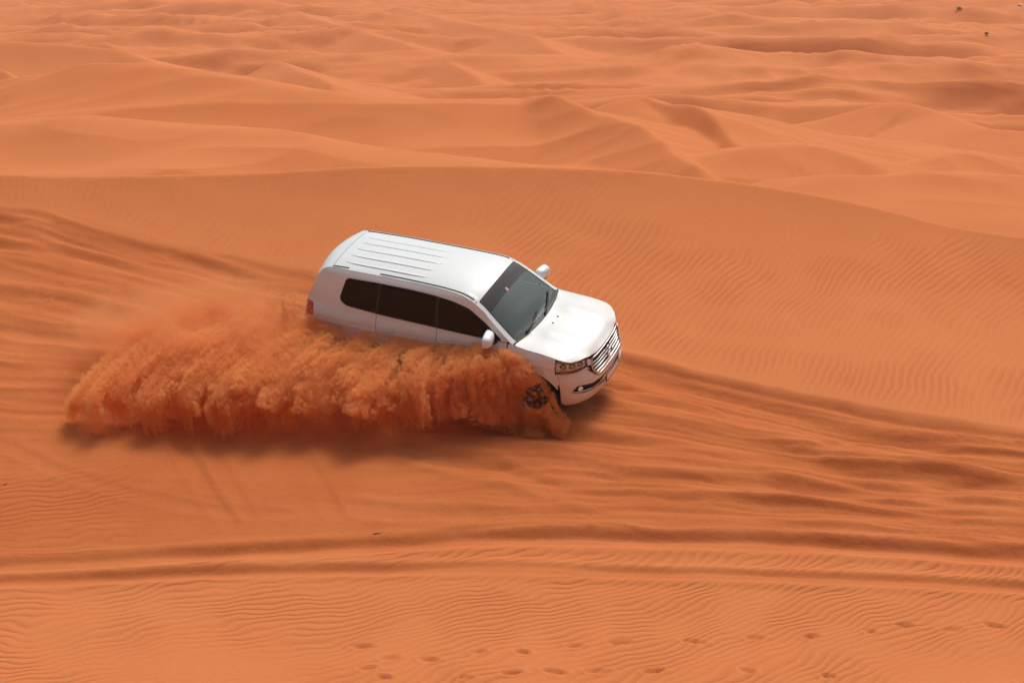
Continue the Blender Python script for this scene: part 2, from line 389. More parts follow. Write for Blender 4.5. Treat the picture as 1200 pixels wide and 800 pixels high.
def sand_material():
    m, t, b = node_mat('sand'); N = t.nodes; Lk = t.links
    b.inputs['Roughness'].default_value = .92; b.inputs['Specular IOR Level'].default_value = .15
    geo = N.new('ShaderNodeNewGeometry')
    def attr(n):
        a = N.new('ShaderNodeAttribute'); a.attribute_name = n; return a.outputs['Fac']
    def noise(scale, detail=4, rough=.55, vec=None):
        n = N.new('ShaderNodeTexNoise'); n.inputs['Scale'].default_value = scale; n.inputs['Detail'].default_value = detail; n.inputs['Roughness'].default_value = rough
        Lk.new(vec or geo.outputs['Position'], n.inputs['Vector']); return n.outputs['Fac']
    def math_(op, a, b_=None, c=None):
        n = N.new('ShaderNodeMath'); n.operation = op
        for i, v in enumerate((a, b_, c)):
            if v is None: continue
            if isinstance(v, (int, float)): n.inputs[i].default_value = v
            else: Lk.new(v, n.inputs[i])
        return n.outputs[0]
    def mix(f, a, c):
        n = N.new('ShaderNodeMix'); n.data_type = 'RGBA'
        if isinstance(f, (int, float)): n.inputs[0].default_value = f
        else: Lk.new(f, n.inputs[0])
        for i, v in ((6, a), (7, c)):
            if isinstance(v, tuple): n.inputs[i].default_value = (*v, 1)
            else: Lk.new(v, n.inputs[i])
        return n.outputs[2]
    ripple, phase, churn = attr('ripple'), attr('phase'), attr('churn')
    big = noise(.11, 4); mid = noise(.9, 5); fine = noise(45, 3, .7); grain = noise(260, 2, .8)
    sn = math_('SINE', math_('ADD', phase, math_('MULTIPLY', math_('SINE', phase), .45)))
    hgt = math_('MULTIPLY', math_('MULTIPLY', sn, ripple), .0060)
    c1 = mix(big, SAND_A, SAND_B)
    c1 = mix(math_('MULTIPLY', math_('SUBTRACT', mid, .35), .7), c1, SAND_B)
    # heavier dark grains in the ripple troughs, deepened with painted shading for contrast
    c2 = mix(math_('MULTIPLY', math_('MULTIPLY', math_('ADD', math_('MULTIPLY', sn, -.5), .5), ripple), .42), c1, SAND_DARK)
    c3 = mix(math_('MULTIPLY', churn, math_('ADD', math_('MULTIPLY', mid, .7), .24)), c2, SAND_DARK)   # damp sand turned up by tyres
    c4 = mix(math_('MULTIPLY', math_('SUBTRACT', fine, .5), .55), c3, SAND_PALE)
    Lk.new(c4, b.inputs['Base Color'])
    h2 = math_('ADD', hgt, math_('ADD', math_('MULTIPLY', fine, .0050), math_('MULTIPLY', noise(16, 3, .6), .0075)))
    h3 = math_('ADD', h2, math_('MULTIPLY', math_('MULTIPLY', noise(7, 4, .55), churn), .010))
    bp = N.new('ShaderNodeBump'); bp.inputs['Strength'].default_value = 1.0; bp.inputs['Distance'].default_value = 1.0
    Lk.new(h3, bp.inputs['Height']); Lk.new(bp.outputs[0], b.inputs['Normal'])
    return m
SAND_A, SAND_B = (.64, .220, .079), (.56, .163, .049)
SAND_DARK, SAND_PALE = (.43, .106, .026), (.74, .31, .135)
M_SAND = sand_material()
ground = tag(link('ground', build_ground(), M_SAND), kind='structure')

POSE = ([[0.91242, 0.40693, -0.04368], [0.18862, -0.51282, -0.83752], [-0.36321, 0.75593, -0.54466]], [-0.5637, 0.4141, 27.7033])   # camera-space axes (right, down, forward) of the car and its base point

# ------------------------------------------------------------------ the car
M_PAINT = simple('white_paint', (.80, .81, .80), .38, 0, .30)
def paint_dust():
    t = M_PAINT.node_tree; b = t.nodes['Principled BSDF']; N = t.nodes
    tc = N.new('ShaderNodeTexCoord'); sx = N.new('ShaderNodeSeparateXYZ'); t.links.new(tc.outputs['Object'], sx.inputs[0])
    nz = N.new('ShaderNodeTexNoise'); nz.inputs['Scale'].default_value = 3.5; nz.inputs['Detail'].default_value = 6; t.links.new(tc.outputs['Object'], nz.inputs['Vector'])
    ad = N.new('ShaderNodeMath'); ad.operation = 'MULTIPLY_ADD'; ad.inputs[1].default_value = .7; t.links.new(nz.outputs['Fac'], ad.inputs[0]); t.links.new(sx.outputs['Z'], ad.inputs[2])
    mr = N.new('ShaderNodeMapRange'); mr.inputs['From Min'].default_value = 1.75; mr.inputs['From Max'].default_value = .75; mr.inputs['To Max'].default_value = .55; t.links.new(ad.outputs[0], mr.inputs['Value'])
    mx = N.new('ShaderNodeMix'); mx.data_type = 'RGBA'; mx.inputs[6].default_value = (.70, .765, .775, 1); mx.inputs[7].default_value = (.60, .30, .14, 1); t.links.new(mr.outputs[0], mx.inputs[0])
    t.links.new(mx.outputs[2], b.inputs['Base Color'])
paint_dust()
M_BLACK = simple('black_plastic', (.012, .012, .013), .55, 0, 0, .1)
M_RUBBER = simple('rubber', (.02, .019, .018), .85, 0, 0, .08)
M_CHROME = simple('chrome', (.55, .55, .56), .32, 1.0)
M_ALLOY = simple('alloy', (.62, .62, .63), .28, 1.0, 0, .06)
M_SILVER = simple('lamp_reflector', (.88, .89, .90), .35, 0, .4)
M_RED = simple('red_lens', (.45, .012, .012), .12, 0, .8)
M_AMBER = simple('amber_lens', (.65, .20, .04), .12, 0, .8)
M_DARKGLASS = simple('tinted_glass', (.005, .004, .004), .06, 0, 0, 0, .16)
M_PLATE = simple('plate_white', (.75, .75, .73), .4)
M_TRIM = simple('interior', (.055, .058, .058), .7, 0, 0, .1)
M_PINK = simple('sticker', (.75, .38, .33), .5)
M_GREY = simple('tint_film', (.030, .032, .034), .14, 0, 0, 0, .5)
def glass_mat(name, tint, gloss):
    m, t, b = node_mat(name); t.nodes.remove(b); N = t.nodes
    out = N['Material Output']
    tr = N.new('ShaderNodeBsdfTransparent'); tr.inputs[0].default_value = (*tint, 1)
    gl = N.new('ShaderNodeBsdfGlossy'); gl.inputs['Roughness'].default_value = .04; gl.inputs[0].default_value = (.85, 1, .96, 1)
    fr = N.new('ShaderNodeFresnel'); fr.inputs[0].default_value = 1.5
    ad = N.new('ShaderNodeMath'); ad.operation = 'ADD'; ad.use_clamp = True; ad.inputs[1].default_value = gloss
    mx = N.new('ShaderNodeMixShader')
    t.links.new(fr.outputs[0], ad.inputs[0]); t.links.new(ad.outputs[0], mx.inputs[0]); t.links.new(tr.outputs[0], mx.inputs[1]); t.links.new(gl.outputs[0], mx.inputs[2])
    t.links.new(mx.outputs[0], out.inputs[0]); return m
M_SCREEN = glass_mat('windscreen_glass', (.40, .58, .54), .09)
M_LENS = glass_mat('clear_lens', (.98, .99, .99), .02)

def rounded(pts, r, n=5):
    out = []
    P = [Vector(p) for p in pts]
    for i, p in enumerate(P):
        a = (P[i-1] - p); b = (P[(i+1) % len(P)] - p)
        rr = min(r, a.length*.45, b.length*.45); a = p + a.normalized()*rr; b = p + b.normalized()*rr
        for k in range(n + 1):
            t = k/n; out.append(tuple(a*(1-t)**2 + p*2*t*(1-t) + b*t*t))
    return out
def dens(pts, step, closed=True):
    out = []; n = len(pts)
    for i in range(n if closed else n - 1):
        a, b = pts[i], pts[(i+1) % n]; k = max(1, int(math.hypot(b[0]-a[0], b[1]-a[1])/step))
        for j in range(k): out.append((a[0] + (b[0]-a[0])*j/k, a[1] + (b[1]-a[1])*j/k))
    return out
def panel(name, outline, fn, outdir, mat, parent, cell=(.07, .07), flange=.02, off=0., holes=(), step=.05):
    loops = [dens(outline, step)] + [dens(h, step) for h in holes]
    flat = [p for l in loops for p in l]
    tris = tessellate_polygon([[Vector((p[0], p[1], 0)) for p in l] for l in loops])
    bm = bmesh.new(); vs = [bm.verts.new((p[0], p[1], 0)) for p in flat]
    for t in tris:
        try: bm.faces.new([vs[i] for i in t])
        except ValueError: pass
    A = np.array(flat); lo = A.min(0); hi = A.max(0)
    for ax in (0, 1):
        nn = int((hi[ax] - lo[ax])/cell[ax])
        for k in range(1, nn + 1):
            c = lo[ax] + (hi[ax] - lo[ax])*k/(nn + 1)
            co = (c, 0, 0) if ax == 0 else (0, c, 0); no = (1, 0, 0) if ax == 0 else (0, 1, 0)
            bmesh.ops.bisect_plane(bm, geom=bm.verts[:] + bm.edges[:] + bm.faces[:], dist=1e-5, plane_co=co, plane_no=no)
    bmesh.ops.remove_doubles(bm, verts=bm.verts[:], dist=2e-4)
    uv = np.array([(v.co.x, v.co.y) for v in bm.verts]); e = 2e-3
    p0 = fn(uv[:, 0], uv[:, 1])
    da = fn(uv[:, 0] + e, uv[:, 1]) - fn(uv[:, 0] - e, uv[:, 1]); db = fn(uv[:, 0], uv[:, 1] + e) - fn(uv[:, 0], uv[:, 1] - e)
    nr = np.cross(da, db); nr /= np.linalg.norm(nr, axis=1)[:, None] + 1e-12
    if (nr @ np.array(outdir)).sum() < 0: nr = -nr
    q = p0 + nr*off
    nrm = {}
    for v, c, n_ in zip(bm.verts, q, nr): v.co = c; nrm[v] = Vector(n_)
    for f in bm.faces:
        f.normal_update()
        if f.normal.dot(nrm[f.verts[0]]) < 0: f.normal_flip()
    if flange:
        be = [ed for ed in bm.edges if ed.is_boundary]
        pos = {tuple(round(c, 6) for c in v.co): nrm[v] for ed in be for v in ed.verts}
        for ed in be: ed.smooth = False
        r = bmesh.ops.extrude_edge_only(bm, edges=be)
        for g in r['geom']:
            if isinstance(g, bmesh.types.BMVert):
                k = tuple(round(c, 6) for c in g.co); g.co = g.co - pos[k]*flange
    return bm_obj(name, bm, mat, parent)
def sweep(name, path, mat, parent, w, h=None, up=None, n=8, closed=False, taper=0):
    """rounded bar along a 3D path; w, h are its half sizes"""
    h = h or w; P = [Vector(p) for p in path]; bm = bmesh.new(); rings = []
    for i, p in enumerate(P):
        t = (P[min(i+1, len(P)-1)] - P[max(i-1, 0)]) if not closed else (P[(i+1) % len(P)] - P[i-1])
        t.normalize(); u = Vector(up) if up else (Vector((0, 0, 1)) if abs(t.z) < .9 else Vector((1, 0, 0)))
        s = t.cross(u).normalized(); u = s.cross(t).normalized()
        k = 1.0 if not taper or closed else 1 - taper*(abs(2*i/(len(P)-1) - 1)**6)
        rings.append([bm.verts.new(p + s*(w*k*math.copysign(abs(math.cos(a))**.6, math.cos(a))) + u*(h*k*math.copysign(abs(math.sin(a))**.6, math.sin(a))))
                      for a in [2*math.pi*(j + .5)/n for j in range(n)]])
    for i in range(len(rings) if closed else len(rings) - 1):
        a, b = rings[i], rings[(i+1) % len(rings)]
        for j in range(n): bm.faces.new((a[j], a[(j+1) % n], b[(j+1) % n], b[j]))
    if not closed: bm.faces.new(rings[0]); bm.faces.new(rings[-1])
    bmesh.ops.recalc_face_normals(bm, faces=bm.faces[:])
    return bm_obj(name, bm, mat, parent)
def lathe(bm, prof, n=48, axis_flip=1):
    """profile (y along axle, radius)"""
    rings = []
    for y, r in prof:
        rings.append([bm.verts.new((r*math.cos(2*math.pi*j/n), y*axis_flip, r*math.sin(2*math.pi*j/n))) for j in range(n)])
    for a, b in zip(rings, rings[1:]):
        for j in range(n): bm.faces.new((a[j], a[(j+1) % n], b[(j+1) % n], b[j]))
    return rings
def soft_box(name, size, mat, parent, loc, rot=(0, 0, 0), bevel=.02, shape=None, seg=3):
    bm = bmesh.new(); bmesh.ops.create_cube(bm, size=1)
    for v in bm.verts: v.co = Vector((v.co.x*size[0], v.co.y*size[1], v.co.z*size[2]))
    if shape:
        bmesh.ops.subdivide_edges(bm, edges=bm.edges[:], cuts=2, use_grid_fill=True)
        for v in bm.verts: v.co = Vector(shape(v.co.x/size[0]*2, v.co.y/size[1]*2, v.co.z/size[2]*2, v.co))
    if bevel: bmesh.ops.bevel(bm, geom=[e for e in bm.edges if e.calc_face_angle(0) > .5], offset=bevel, segments=seg, affect='EDGES', profile=.6)
    mtx = Matrix.Translation(loc) @ Matrix.Rotation(rot[2], 4, 'Z') @ Matrix.Rotation(rot[1], 4, 'Y') @ Matrix.Rotation(rot[0], 4, 'X')
    bm.transform(mtx)
    return bm_obj(name, bm, mat, parent)

car = empty('off_road_car')
tag(car, 'white large off-road car ploughing down the orange dune in a spray of sand', 'car')
G = .005
ARC = .47
def arc(ax, a0, a1, n=22, r=ARC): return [(ax + r*math.cos(rad(a0 + (a1-a0)*i/n)), HUB + r*math.sin(rad(a0 + (a1-a0)*i/n))) for i in range(n + 1)]
belt = pchip([-2.6,-1.8,-1.27,-.2,.46,.99],[1.29,1.285,1.268,1.246,1.23,1.222])
door_cut = pchip([.3,.52,.65,.80,.93,1.05,1.3],[-.935,-.95,-1.02,-1.115,-1.215,-1.262,-1.262])
def ztop_path(x0, x1, n=30, d=.003): return [(x, float(_ztop(x)) - d) for x in np.linspace(x0, x1, n)]

body = bpy.data.objects.new('body', bpy.data.meshes.new('body')); 
bpy.data.objects.remove(body)
# hidden black inner shell, one mesh: what shows in the panel gaps and wheel arches
def inner_shell():
    o = panel('inner_shell', [(-2.5,.62)] + arc(AXR, 152, 12)[:] + [(-.93,.34),(.93,.34)] + arc(AXF, 172, 28) + [(1.85,.8),(1.78,.9),(1.78,1.08)] + ztop_path(1.78, 1.1, 10, .02) + [(1.0,1.2)] + [(x, float(belt(x)) - .01) for x in np.linspace(.9, -2.4, 20)] + [(-2.48,1.2)],
              S(-1), (0, -1, 0), M_BLACK, car, (.12, .12), 0, -.022)
    return o
inner_shell()
SIDES = {-1: (0, -1, 0), 1: (0, 1, 0)}
for sg, od in SIDES.items():
    f = S(sg)
    if sg == 1:
        panel('inner_shell', [(-2.5,.62)] + arc(AXR, 152, 12) + [(-.93,.34),(.93,.34)] + arc(AXF, 172, 28) + [(1.85,.8),(1.78,.9),(1.78,1.08)] + ztop_path(1.78, 1.1, 10, .02) + [(1.0,1.2),(.2,1.22),(-2.4,1.27),(-2.48,1.2)], f, od, M_BLACK, car, (.14, .14), 0, -.022)
    # body side with roof pillars
    pts = [(1.005, float(_ztop(1.005)) - .003)] + ztop_path(1.0, -2.555, 70) + [(-2.565, 1.10), (-2.545, .66)] + arc(AXR, 147, 20, 26)
    pts += [(float(door_cut(z)) - G, z) for z in np.linspace(.58, 1.26, 14)]
    pts += [(x, float(belt(x)) + G) for x in np.linspace(-1.25, .98, 22)]
    panel('body_side', pts, f, od, M_PAINT, car, (.07, .05))
    # front wing
    pts = ztop_path(1.80 - G, 1.07, 16, .004) + [(1.012, 1.225 - G), (.985 + G, 1.10), (.955 + G, .92), (.952 + G, .60)] + arc(AXF, 168, 30, 26) + [(1.868, .74), (1.845, .84), (1.80 - G, .885)]
    panel('front_wing', pts, f, od, M_PAINT, car, (.06, .05))
    # doors
    pts = [(-.2 + G, .365), (.945, .365), (.948 - G, .60), (.952 - G, .92), (.982 - G, 1.10), (.992 - G, 1.215)] + [(x, float(belt(x)) - G) for x in np.linspace(.97, -.2 + G, 14)]
    fd = panel('front_door', pts, f, od, M_PAINT, car, (.08, .05))
    pts = [(float(door_cut(z)) + G, z) for z in np.linspace(.365, 1.255, 20)] + [(x, float(belt(x)) - G) for x in np.linspace(-1.25, -.2 - G, 12)] + [(-.2 - G, .365)]
    rd = panel('rear_door', pts, f, od, M_PAINT, car, (.08, .05))
    for dr, hx in ((fd, -.04), (rd, -1.06)):
        path = [f(np.array(hx + .11*t), np.array(1.066))[:] + np.array(od)*(.012 + .026*(1 - abs(t)**3)) for t in np.linspace(-1, 1, 9)]
        sweep('handle', path, M_PAINT, dr, .012, .014, n=8)
        panel('handle_recess', rounded([(hx - .07, 1.035), (hx + .07, 1.035), (hx + .07, 1.09), (hx - .07, 1.09)], .03), f, od, M_BLACK if False else M_PAINT, dr, (.05, .05), .004, .003)
    # sill and running board
    panel('sill', [(-.925, .275), (.925, .275), (.94, .355), (-.93, .355)], f, od, M_PAINT, car, (.15, .05))
    soft_box('running_board', (1.75, .15, .035), M_BLACK, car, (0, sg*.90, .33), bevel=.012)
    for ax, nm in ((AXF, 'wheel_arch'), (AXR, 'wheel_arch')):
        path = [S(sg)(np.array(x), np.array(z)) + np.array(od)*.006 for x, z in arc(ax, 166, 14 if ax < 0 else 30, 24, ARC + .012)]
        sweep(nm, path, M_PAINT, car, .016, .012, n=6)
        # arch liner
        bm = bmesh.new(); prev = None
        for a in np.linspace(-10, 190, 20):
            x = ax + .50*math.cos(rad(a)); z = HUB + .50*math.sin(rad(a))
            ed = (bm.verts.new((x, sg*.92, z)), bm.verts.new((x, sg*.55, z)))
            if prev: bm.faces.new((prev[0], prev[1], ed[1], ed[0]))
            prev = ed
        bm_obj('arch_liner', bm, M_BLACK, car)
    # side glass
    band = [(-1.945, 1.37), (-1.84, 1.715), (-1.3, 1.735), (-.72, 1.735), (-.30, 1.722), (.04, 1.69), (.32, 1.63), (.60, 1.47), (.80, 1.325), (.91, 1.235), (.46, 1.233), (-.2, 1.25), (-1.27, 1.272), (-1.83, 1.292)]
    panel('window_surround', rounded(band, .07), f, od, M_BLACK, car, (.08, .05), .006, .004)
    qp = [(-1.925, 1.375), (-1.825, 1.70), (-1.3, 1.720), (-1.255, 1.72), (-1.275, 1.290), (-1.82, 1.308)]
    rp = [(-1.235, 1.288), (-1.215, 1.722), (-.72, 1.720), (-.30, 1.707), (-.255, 1.704), (-.235, 1.268)]
    fp = [(-.175, 1.266), (-.195, 1.700), (.03, 1.674), (.30, 1.617), (.585, 1.455), (.785, 1.312), (.87, 1.25), (.46, 1.25)]
    for nm, pp in (('quarter_window', qp), ('rear_door_window', rp), ('front_door_window', fp)):
        panel(nm, rounded(pp, .05), f, od, M_DARKGLASS, car, (.08, .05), .003, .0075)
    # fuel flap on the near side only
    if sg == -1: 
        panel('fuel_flap', rounded([(-1.99, .93), (-1.80, .93), (-1.80, 1.075), (-1.99, 1.075)], .02), f, od, M_PAINT, car, (.06, .05), .006, .003)
    # door mirror
    mr = empty('door_mirror', car)
    mrot = Matrix.Rotation(sg*rad(-8), 4, 'Z')
    bm = bmesh.new(); bmesh.ops.create_uvsphere(bm, u_segments=28, v_segments=16, radius=1)
    for v in bm.verts:
        q = [math.copysign(abs(c)**.55, c) for c in v.co]; nn = max(1, (abs(q[0])**4 + abs(q[1])**4 + abs(q[2])**4)**.25); q = [c/nn for c in q]
        fr_ = .5 + .5*q[0]                                       # front of the housing is domed, the glass side is flat
        v.co = Vector((q[0]*.095*(1 if q[0] > 0 else .55), q[1]*.165*(1 - .20*fr_*fr_), q[2]*.100*(1 - .22*fr_*fr_) + .012*sg*q[1]*-1))
    bm.transform(Matrix.Translation((.74, sg*1.06, 1.345)) @ mrot); bm_obj('housing', bm, M_PAINT, mr)
    bm = bmesh.new(); bmesh.ops.create_circle(bm, cap_ends=True, segments=24, radius=1)
    for v in bm.verts: v.co = Vector((0, math.copysign(abs(v.co.x)**.6, v.co.x)*.112, math.copysign(abs(v.co.y)**.6, v.co.y)*.088))
    bm.transform(Matrix.Translation((.692, sg*1.06, 1.345)) @ mrot); bm_obj('glass', bm, M_CHROME, mr, False)
    soft_box('lower_cover', (.10, .17, .03), M_BLACK, mr, (.735, sg*1.04, 1.236), (0, 0, sg*rad(-8)), bevel=.012)
    sweep('arm', [(.80, sg*.88, 1.225), (.78, sg*.94, 1.215), (.75, sg*1.0, 1.24)], M_BLACK, mr, .035, .018)
    # tail lamp
    tl = panel('tail_light', rounded([(-2.545, 1.02), (-2.40, 1.03), (-2.425, 1.21), (-2.54, 1.23)], .03), f, od, M_RED, car, (.05, .05), .01, .006)

# --- top panels, coordinates (x, fraction of half width)
def tl_(pts): return pts
hood_front = [(2.262, 0), (2.258, .2), (2.245, .4), (2.20, .63), (2.12, .80), (2.02, .93), (1.93, .972)]
hood_back = [(1.245 - .14*s*s, s) for s in np.linspace(.975, 0, 10)]
half = hood_front + [(x, .985) for x in np.linspace(1.85, 1.15, 8)] + hood_back
hood = panel('bonnet', half[:-1] + [(x, -s) for x, s in reversed(half)][:-1], T, (0, 0, 1), M_PAINT, car, (.05, .035), .02)
for s in (-.10, .12):
    p = T(np.array(1.41), np.array(s)); soft_box('washer_nozzle', (.03, .02, .012), M_BLACK, hood, tuple(p + np.array([0, 0, .004])), bevel=.004)
roof = panel('roof', [(.475 - .05*s*s, s) for s in np.linspace(-.93, .93, 15)] + [(-2.14, s) for s in np.linspace(.985, -.985, 15)][::1], T, (0, 0, 1), M_PAINT, car, (.09, .06), .015)
panel('cant_rail', [(x, .94) for x in np.linspace(.40, -2.12, 14)] + [(x, .999) for x in np.linspace(-2.12, .40, 14)], T, (0, 0, 1), M_PAINT, car, (.12, .05), .01, .002)
panel('cant_rail', [(x, -.94) for x in np.linspace(.40, -2.12, 14)] + [(x, -.999) for x in np.linspace(-2.12, .40, 14)], T, (0, 0, 1), M_PAINT, car, (.12, .05), .01, .002)
for s in (-.72, -.42, -.10, .22, .52):
    path = [T(np.array(x), np.array(s)) + np.array([0, 0, .0015]) for x in np.linspace(-1.98, -.45 - .08*abs(s), 18)]
    sweep('roof_rib', path, M_PAINT, roof, .034, .0038, n=8, taper=.9)
for s, a, b in ((-.935, -2.13, -1.85), (-.935, -1.29, .36), (.935, -2.13, .36)):
    path = [T(np.array(x), np.array(s)) + np.array([0, 0, .004]) for x in np.linspace(a, b, 24)]
    sweep('roof_moulding', path, M_BLACK, roof, .011, .006, n=6)
for sg in (-1, 1):
    panel('front_pillar', [(x, sg*.885) for x in np.linspace(.44, 1.10, 10)] + [(x, sg*.998) for x in np.linspace(1.08, .40, 10)], T, (0, sg*.5, 1), M_PAINT, car, (.07, .05), .02)
panel('tailgate', [(-2.15, s) for s in np.linspace(-.98, .98, 13)] + [(-2.50, s) for s in np.linspace(.95, -.95, 13)], T, (-.5, 0, 1), M_PAINT, car, (.04, .08), .02)
panel('rear_window', [(-2.51, s) for s in np.linspace(-.92, .92, 13)] + [(-2.60, s) for s in np.linspace(.92, -.92, 13)], T, (-1, 0, .3), M_DARKGLASS, car, (.02, .08), .02)
panel('inner_shell', [(x, .9) for x in (1.85, 1.3)] + [(1.2, 0)] + [(x, -.9) for x in (1.3, 1.85)], T, (0, 0, 1), M_BLACK, car, (.12, .12), 0, -.03)
panel('inner_shell', [(.40, -.93), (.40, .93), (-2.5, .93), (-2.5, -.93)], T, (0, 0, 1), M_TRIM, car, (.12, .12), 0, -.035)
# windscreen
ws = [(.485 - .05*s*s, s) for s in np.linspace(-.895, .895, 13)] + [(1.215 - .14*s*s, s) for s in np.linspace(.895, -.895, 13)]
scr = panel('windscreen', ws, T, (1, 0, 1), M_SCREEN, car, (.06, .08), .006)
frame = [(.485 - .05*s*s, s) for s in np.linspace(-.895, .895, 13)] + [(1.225 - .14*s*s, s) for s in np.linspace(.895, -.895, 13)]
inner = [(.50 - .05*s*s, s) for s in np.linspace(-.865, .865, 13)] + [(1.165 - .14*s*s, s) for s in np.linspace(.865, -.865, 13)]
panel('windscreen_frame', frame, T, (1, 0, 1), M_BLACK, scr, (.07, .1), .004, .003, holes=[rounded(inner, .04)])
panel('sun_strip', [(.492 - .05*s*s, s) for s in np.linspace(-.875, .875, 13)] + [(.665 - .03*s*s, s) for s in np.linspace(.868, -.868, 13)], T, (1, 0, 1), M_GREY, scr, (.06, .08), .002, .005)
panel('sticker', rounded([(.615, -.13), (.665, -.14), (.668, -.08), (.62, -.07)], .02), T, (1, 0, 1), M_PINK, scr, (.05, .05), .002, .009)
panel('cowl', [(1.217 - .14*s*s, s) for s in np.linspace(-.95, .95, 13)] + [(1.24 - .14*s*s, s) for s in np.linspace(.96, -.96, 13)], T, (0, 0, 1), M_BLACK, car, (.05, .08), .02, .004)
for s0, s1 in ((-.62, .02), (.05, .70)):
    path = [T(np.array(1.205 - .14*s*s - .10*(s - s0)/(s1 - s0)), np.array(s)) + np.array([.01, 0, .022]) for s in np.linspace(s0, s1, 10)]
    w_ = sweep('wiper', path, M_BLACK, scr, .012, .012, n=6)
    sweep('wiper_arm', [T(np.array(1.225 - .14*s0*s0), np.array(s0)) + np.array([0, 0, .015]), path[4] + np.array([.01, 0, .018])], M_BLACK, w_, .010, .010, n=6)
# cabin
cab = empty('cabin', car)
soft_box('dashboard', (.42, 1.36, .22), M_TRIM, cab, (.86, 0, 1.09), bevel=.05)
soft_box('floor', (2.9, 1.4, .04), M_BLACK, cab, (-.7, 0, .62), bevel=.01)
for y in (-.38, .38):
    st = empty('front_seat', cab)
    soft_box('cushion', (.52, .52, .16), M_TRIM, st, (.05, y, .84), bevel=.05)
    soft_box('seat_back', (.14, .50, .62), M_TRIM, st, (-.24, y, 1.14), (0, rad(-14), 0), bevel=.05)
    soft_box('head_rest', (.10, .27, .19), M_TRIM, st, (-.335, y, 1.54), (0, rad(-10), 0), bevel=.04)
path = [(.55 + .06*math.cos(a), .38 + .185*math.sin(a), 1.20 + .17*math.cos(a)) for a in np.linspace(0, 2*math.pi, 25)[:-1]]
sweep('steering_wheel', path, M_BLACK, cab, .016, .016, closed=True, up=(1, 0, .3))

# --- nose, coordinates (a = fraction of the plan curve, z)
fro = (1, 0, 0)
bh = [(-1.0, .875), (-.95, .878), (-.80, .882), (-.545, .90), (-.53, .85), (-.44, .735), (-.38, .685), (-.2, .672)]
bumper_out = bh + [(-a, z) for a, z in reversed(bh)] + [(.985, .80), (.955, .72), (.94, .60), (.935, .36), (.90, .315), (.5, .29), (-.5, .29), (-.90, .315), (-.935, .36), (-.94, .60), (-.955, .72), (-.985, .80)]
ih = [(-.80, .56), (-.785, .60), (-.725, .672), (-.66, .668), (-.50, .628), (-.17, .60)]
il = [(-.62, .515), (-.30, .462)]
intake = ih + [(-a, z) for a, z in reversed(ih)] + [(-a, z) for a, z in il] + [(a, z) for a, z in reversed(il)]
bumper = panel('front_bumper', bumper_out, F, fro, M_PAINT, car, (.05, .035), .03, 0, holes=[rounded(intake, .02, 3)])
panel('air_intake', [(a*1.01, z) for a, z in intake], F, fro, M_BLACK, bumper, (.08, .06), 0, -.07)
for sg in (-1, 1):
    fl = panel('fog_light', rounded([(sg*.765, .580), (sg*.715, .655), (sg*.60, .632), (sg*.63, .555)], .02), F, fro, M_BLACK, bumper, (.05, .05), .02, -.025)
    p = F(np.array(sg*.68), np.array(.605)); nrm = np.array([.75, sg*.66, 0])
    bm = bmesh.new(); bmesh.ops.create_uvsphere(bm, u_segments=16, v_segments=8, radius=.042)
    for v in bm.verts: v.co = Vector((v.co.x*.45, v.co.y, v.co.z))
    bm.transform(Matrix.Translation(p - nrm*.012) @ Matrix.Rotation(sg*rad(41), 4, 'Z'))
    bm_obj('lens', bm, M_SILVER, fl)
    sweep('chrome_bar', [F(np.array(sg*a), np.array(z)) - nrm*.006 for a, z in ((.80, .572), (.72, .562), (.62, .548), (.52, .535))], M_CHROME, bumper, .010, .010, n=6)
# grille
gp = [(-.43, .995), (-.455, .90), (-.45, .83), (-.385, .715), (-.35, .70)]
gr_out = gp + [(-a, z) for a, z in reversed(gp)]
grille = panel('grille', gr_out, F, fro, M_BLACK, car, (.06, .05), 0, -.045)
for k, z in enumerate((.745, .800, .855, .910)):
    wd = .395 + .05*min(1, (z - .72)/.12)
    path = [F(np.array(a), np.array(z)) + np.array([-.010, 0, 0]) for a in np.linspace(-wd, wd, 23)]
    sweep('slat', path, M_CHROME, grille, .016, .0125, n=8)
    path = [p - np.array([.015, 0, .027]) for p in path]
    sweep('slat_mesh', path, M_BLACK, grille, .012, .010, n=6)
sweep('grille_frame', [F(np.array(a), np.array(z)) + np.array([.004, 0, 0]) for a, z in dens(gr_out, .05)], M_CHROME, grille, .014, .012, closed=True, n=8, up=(1, 0, .1))
em = empty('emblem', grille); ec = F(np.array(0.), np.array(.845)) + np.array([.022, 0, 0])
def oval(rx, rz, dy=0, dz=0, n=28): return [(ec[0], ec[1] + dy + rx*math.cos(a), ec[2] + dz + rz*math.sin(a)) for a in np.linspace(0, 2*math.pi, n + 1)[:-1]]
bpy.data.objects.remove(em)
emblem = sweep('emblem', oval(.085, .060), M_CHROME, grille, .010, .012, closed=True, up=(1, 0, 0), n=8)
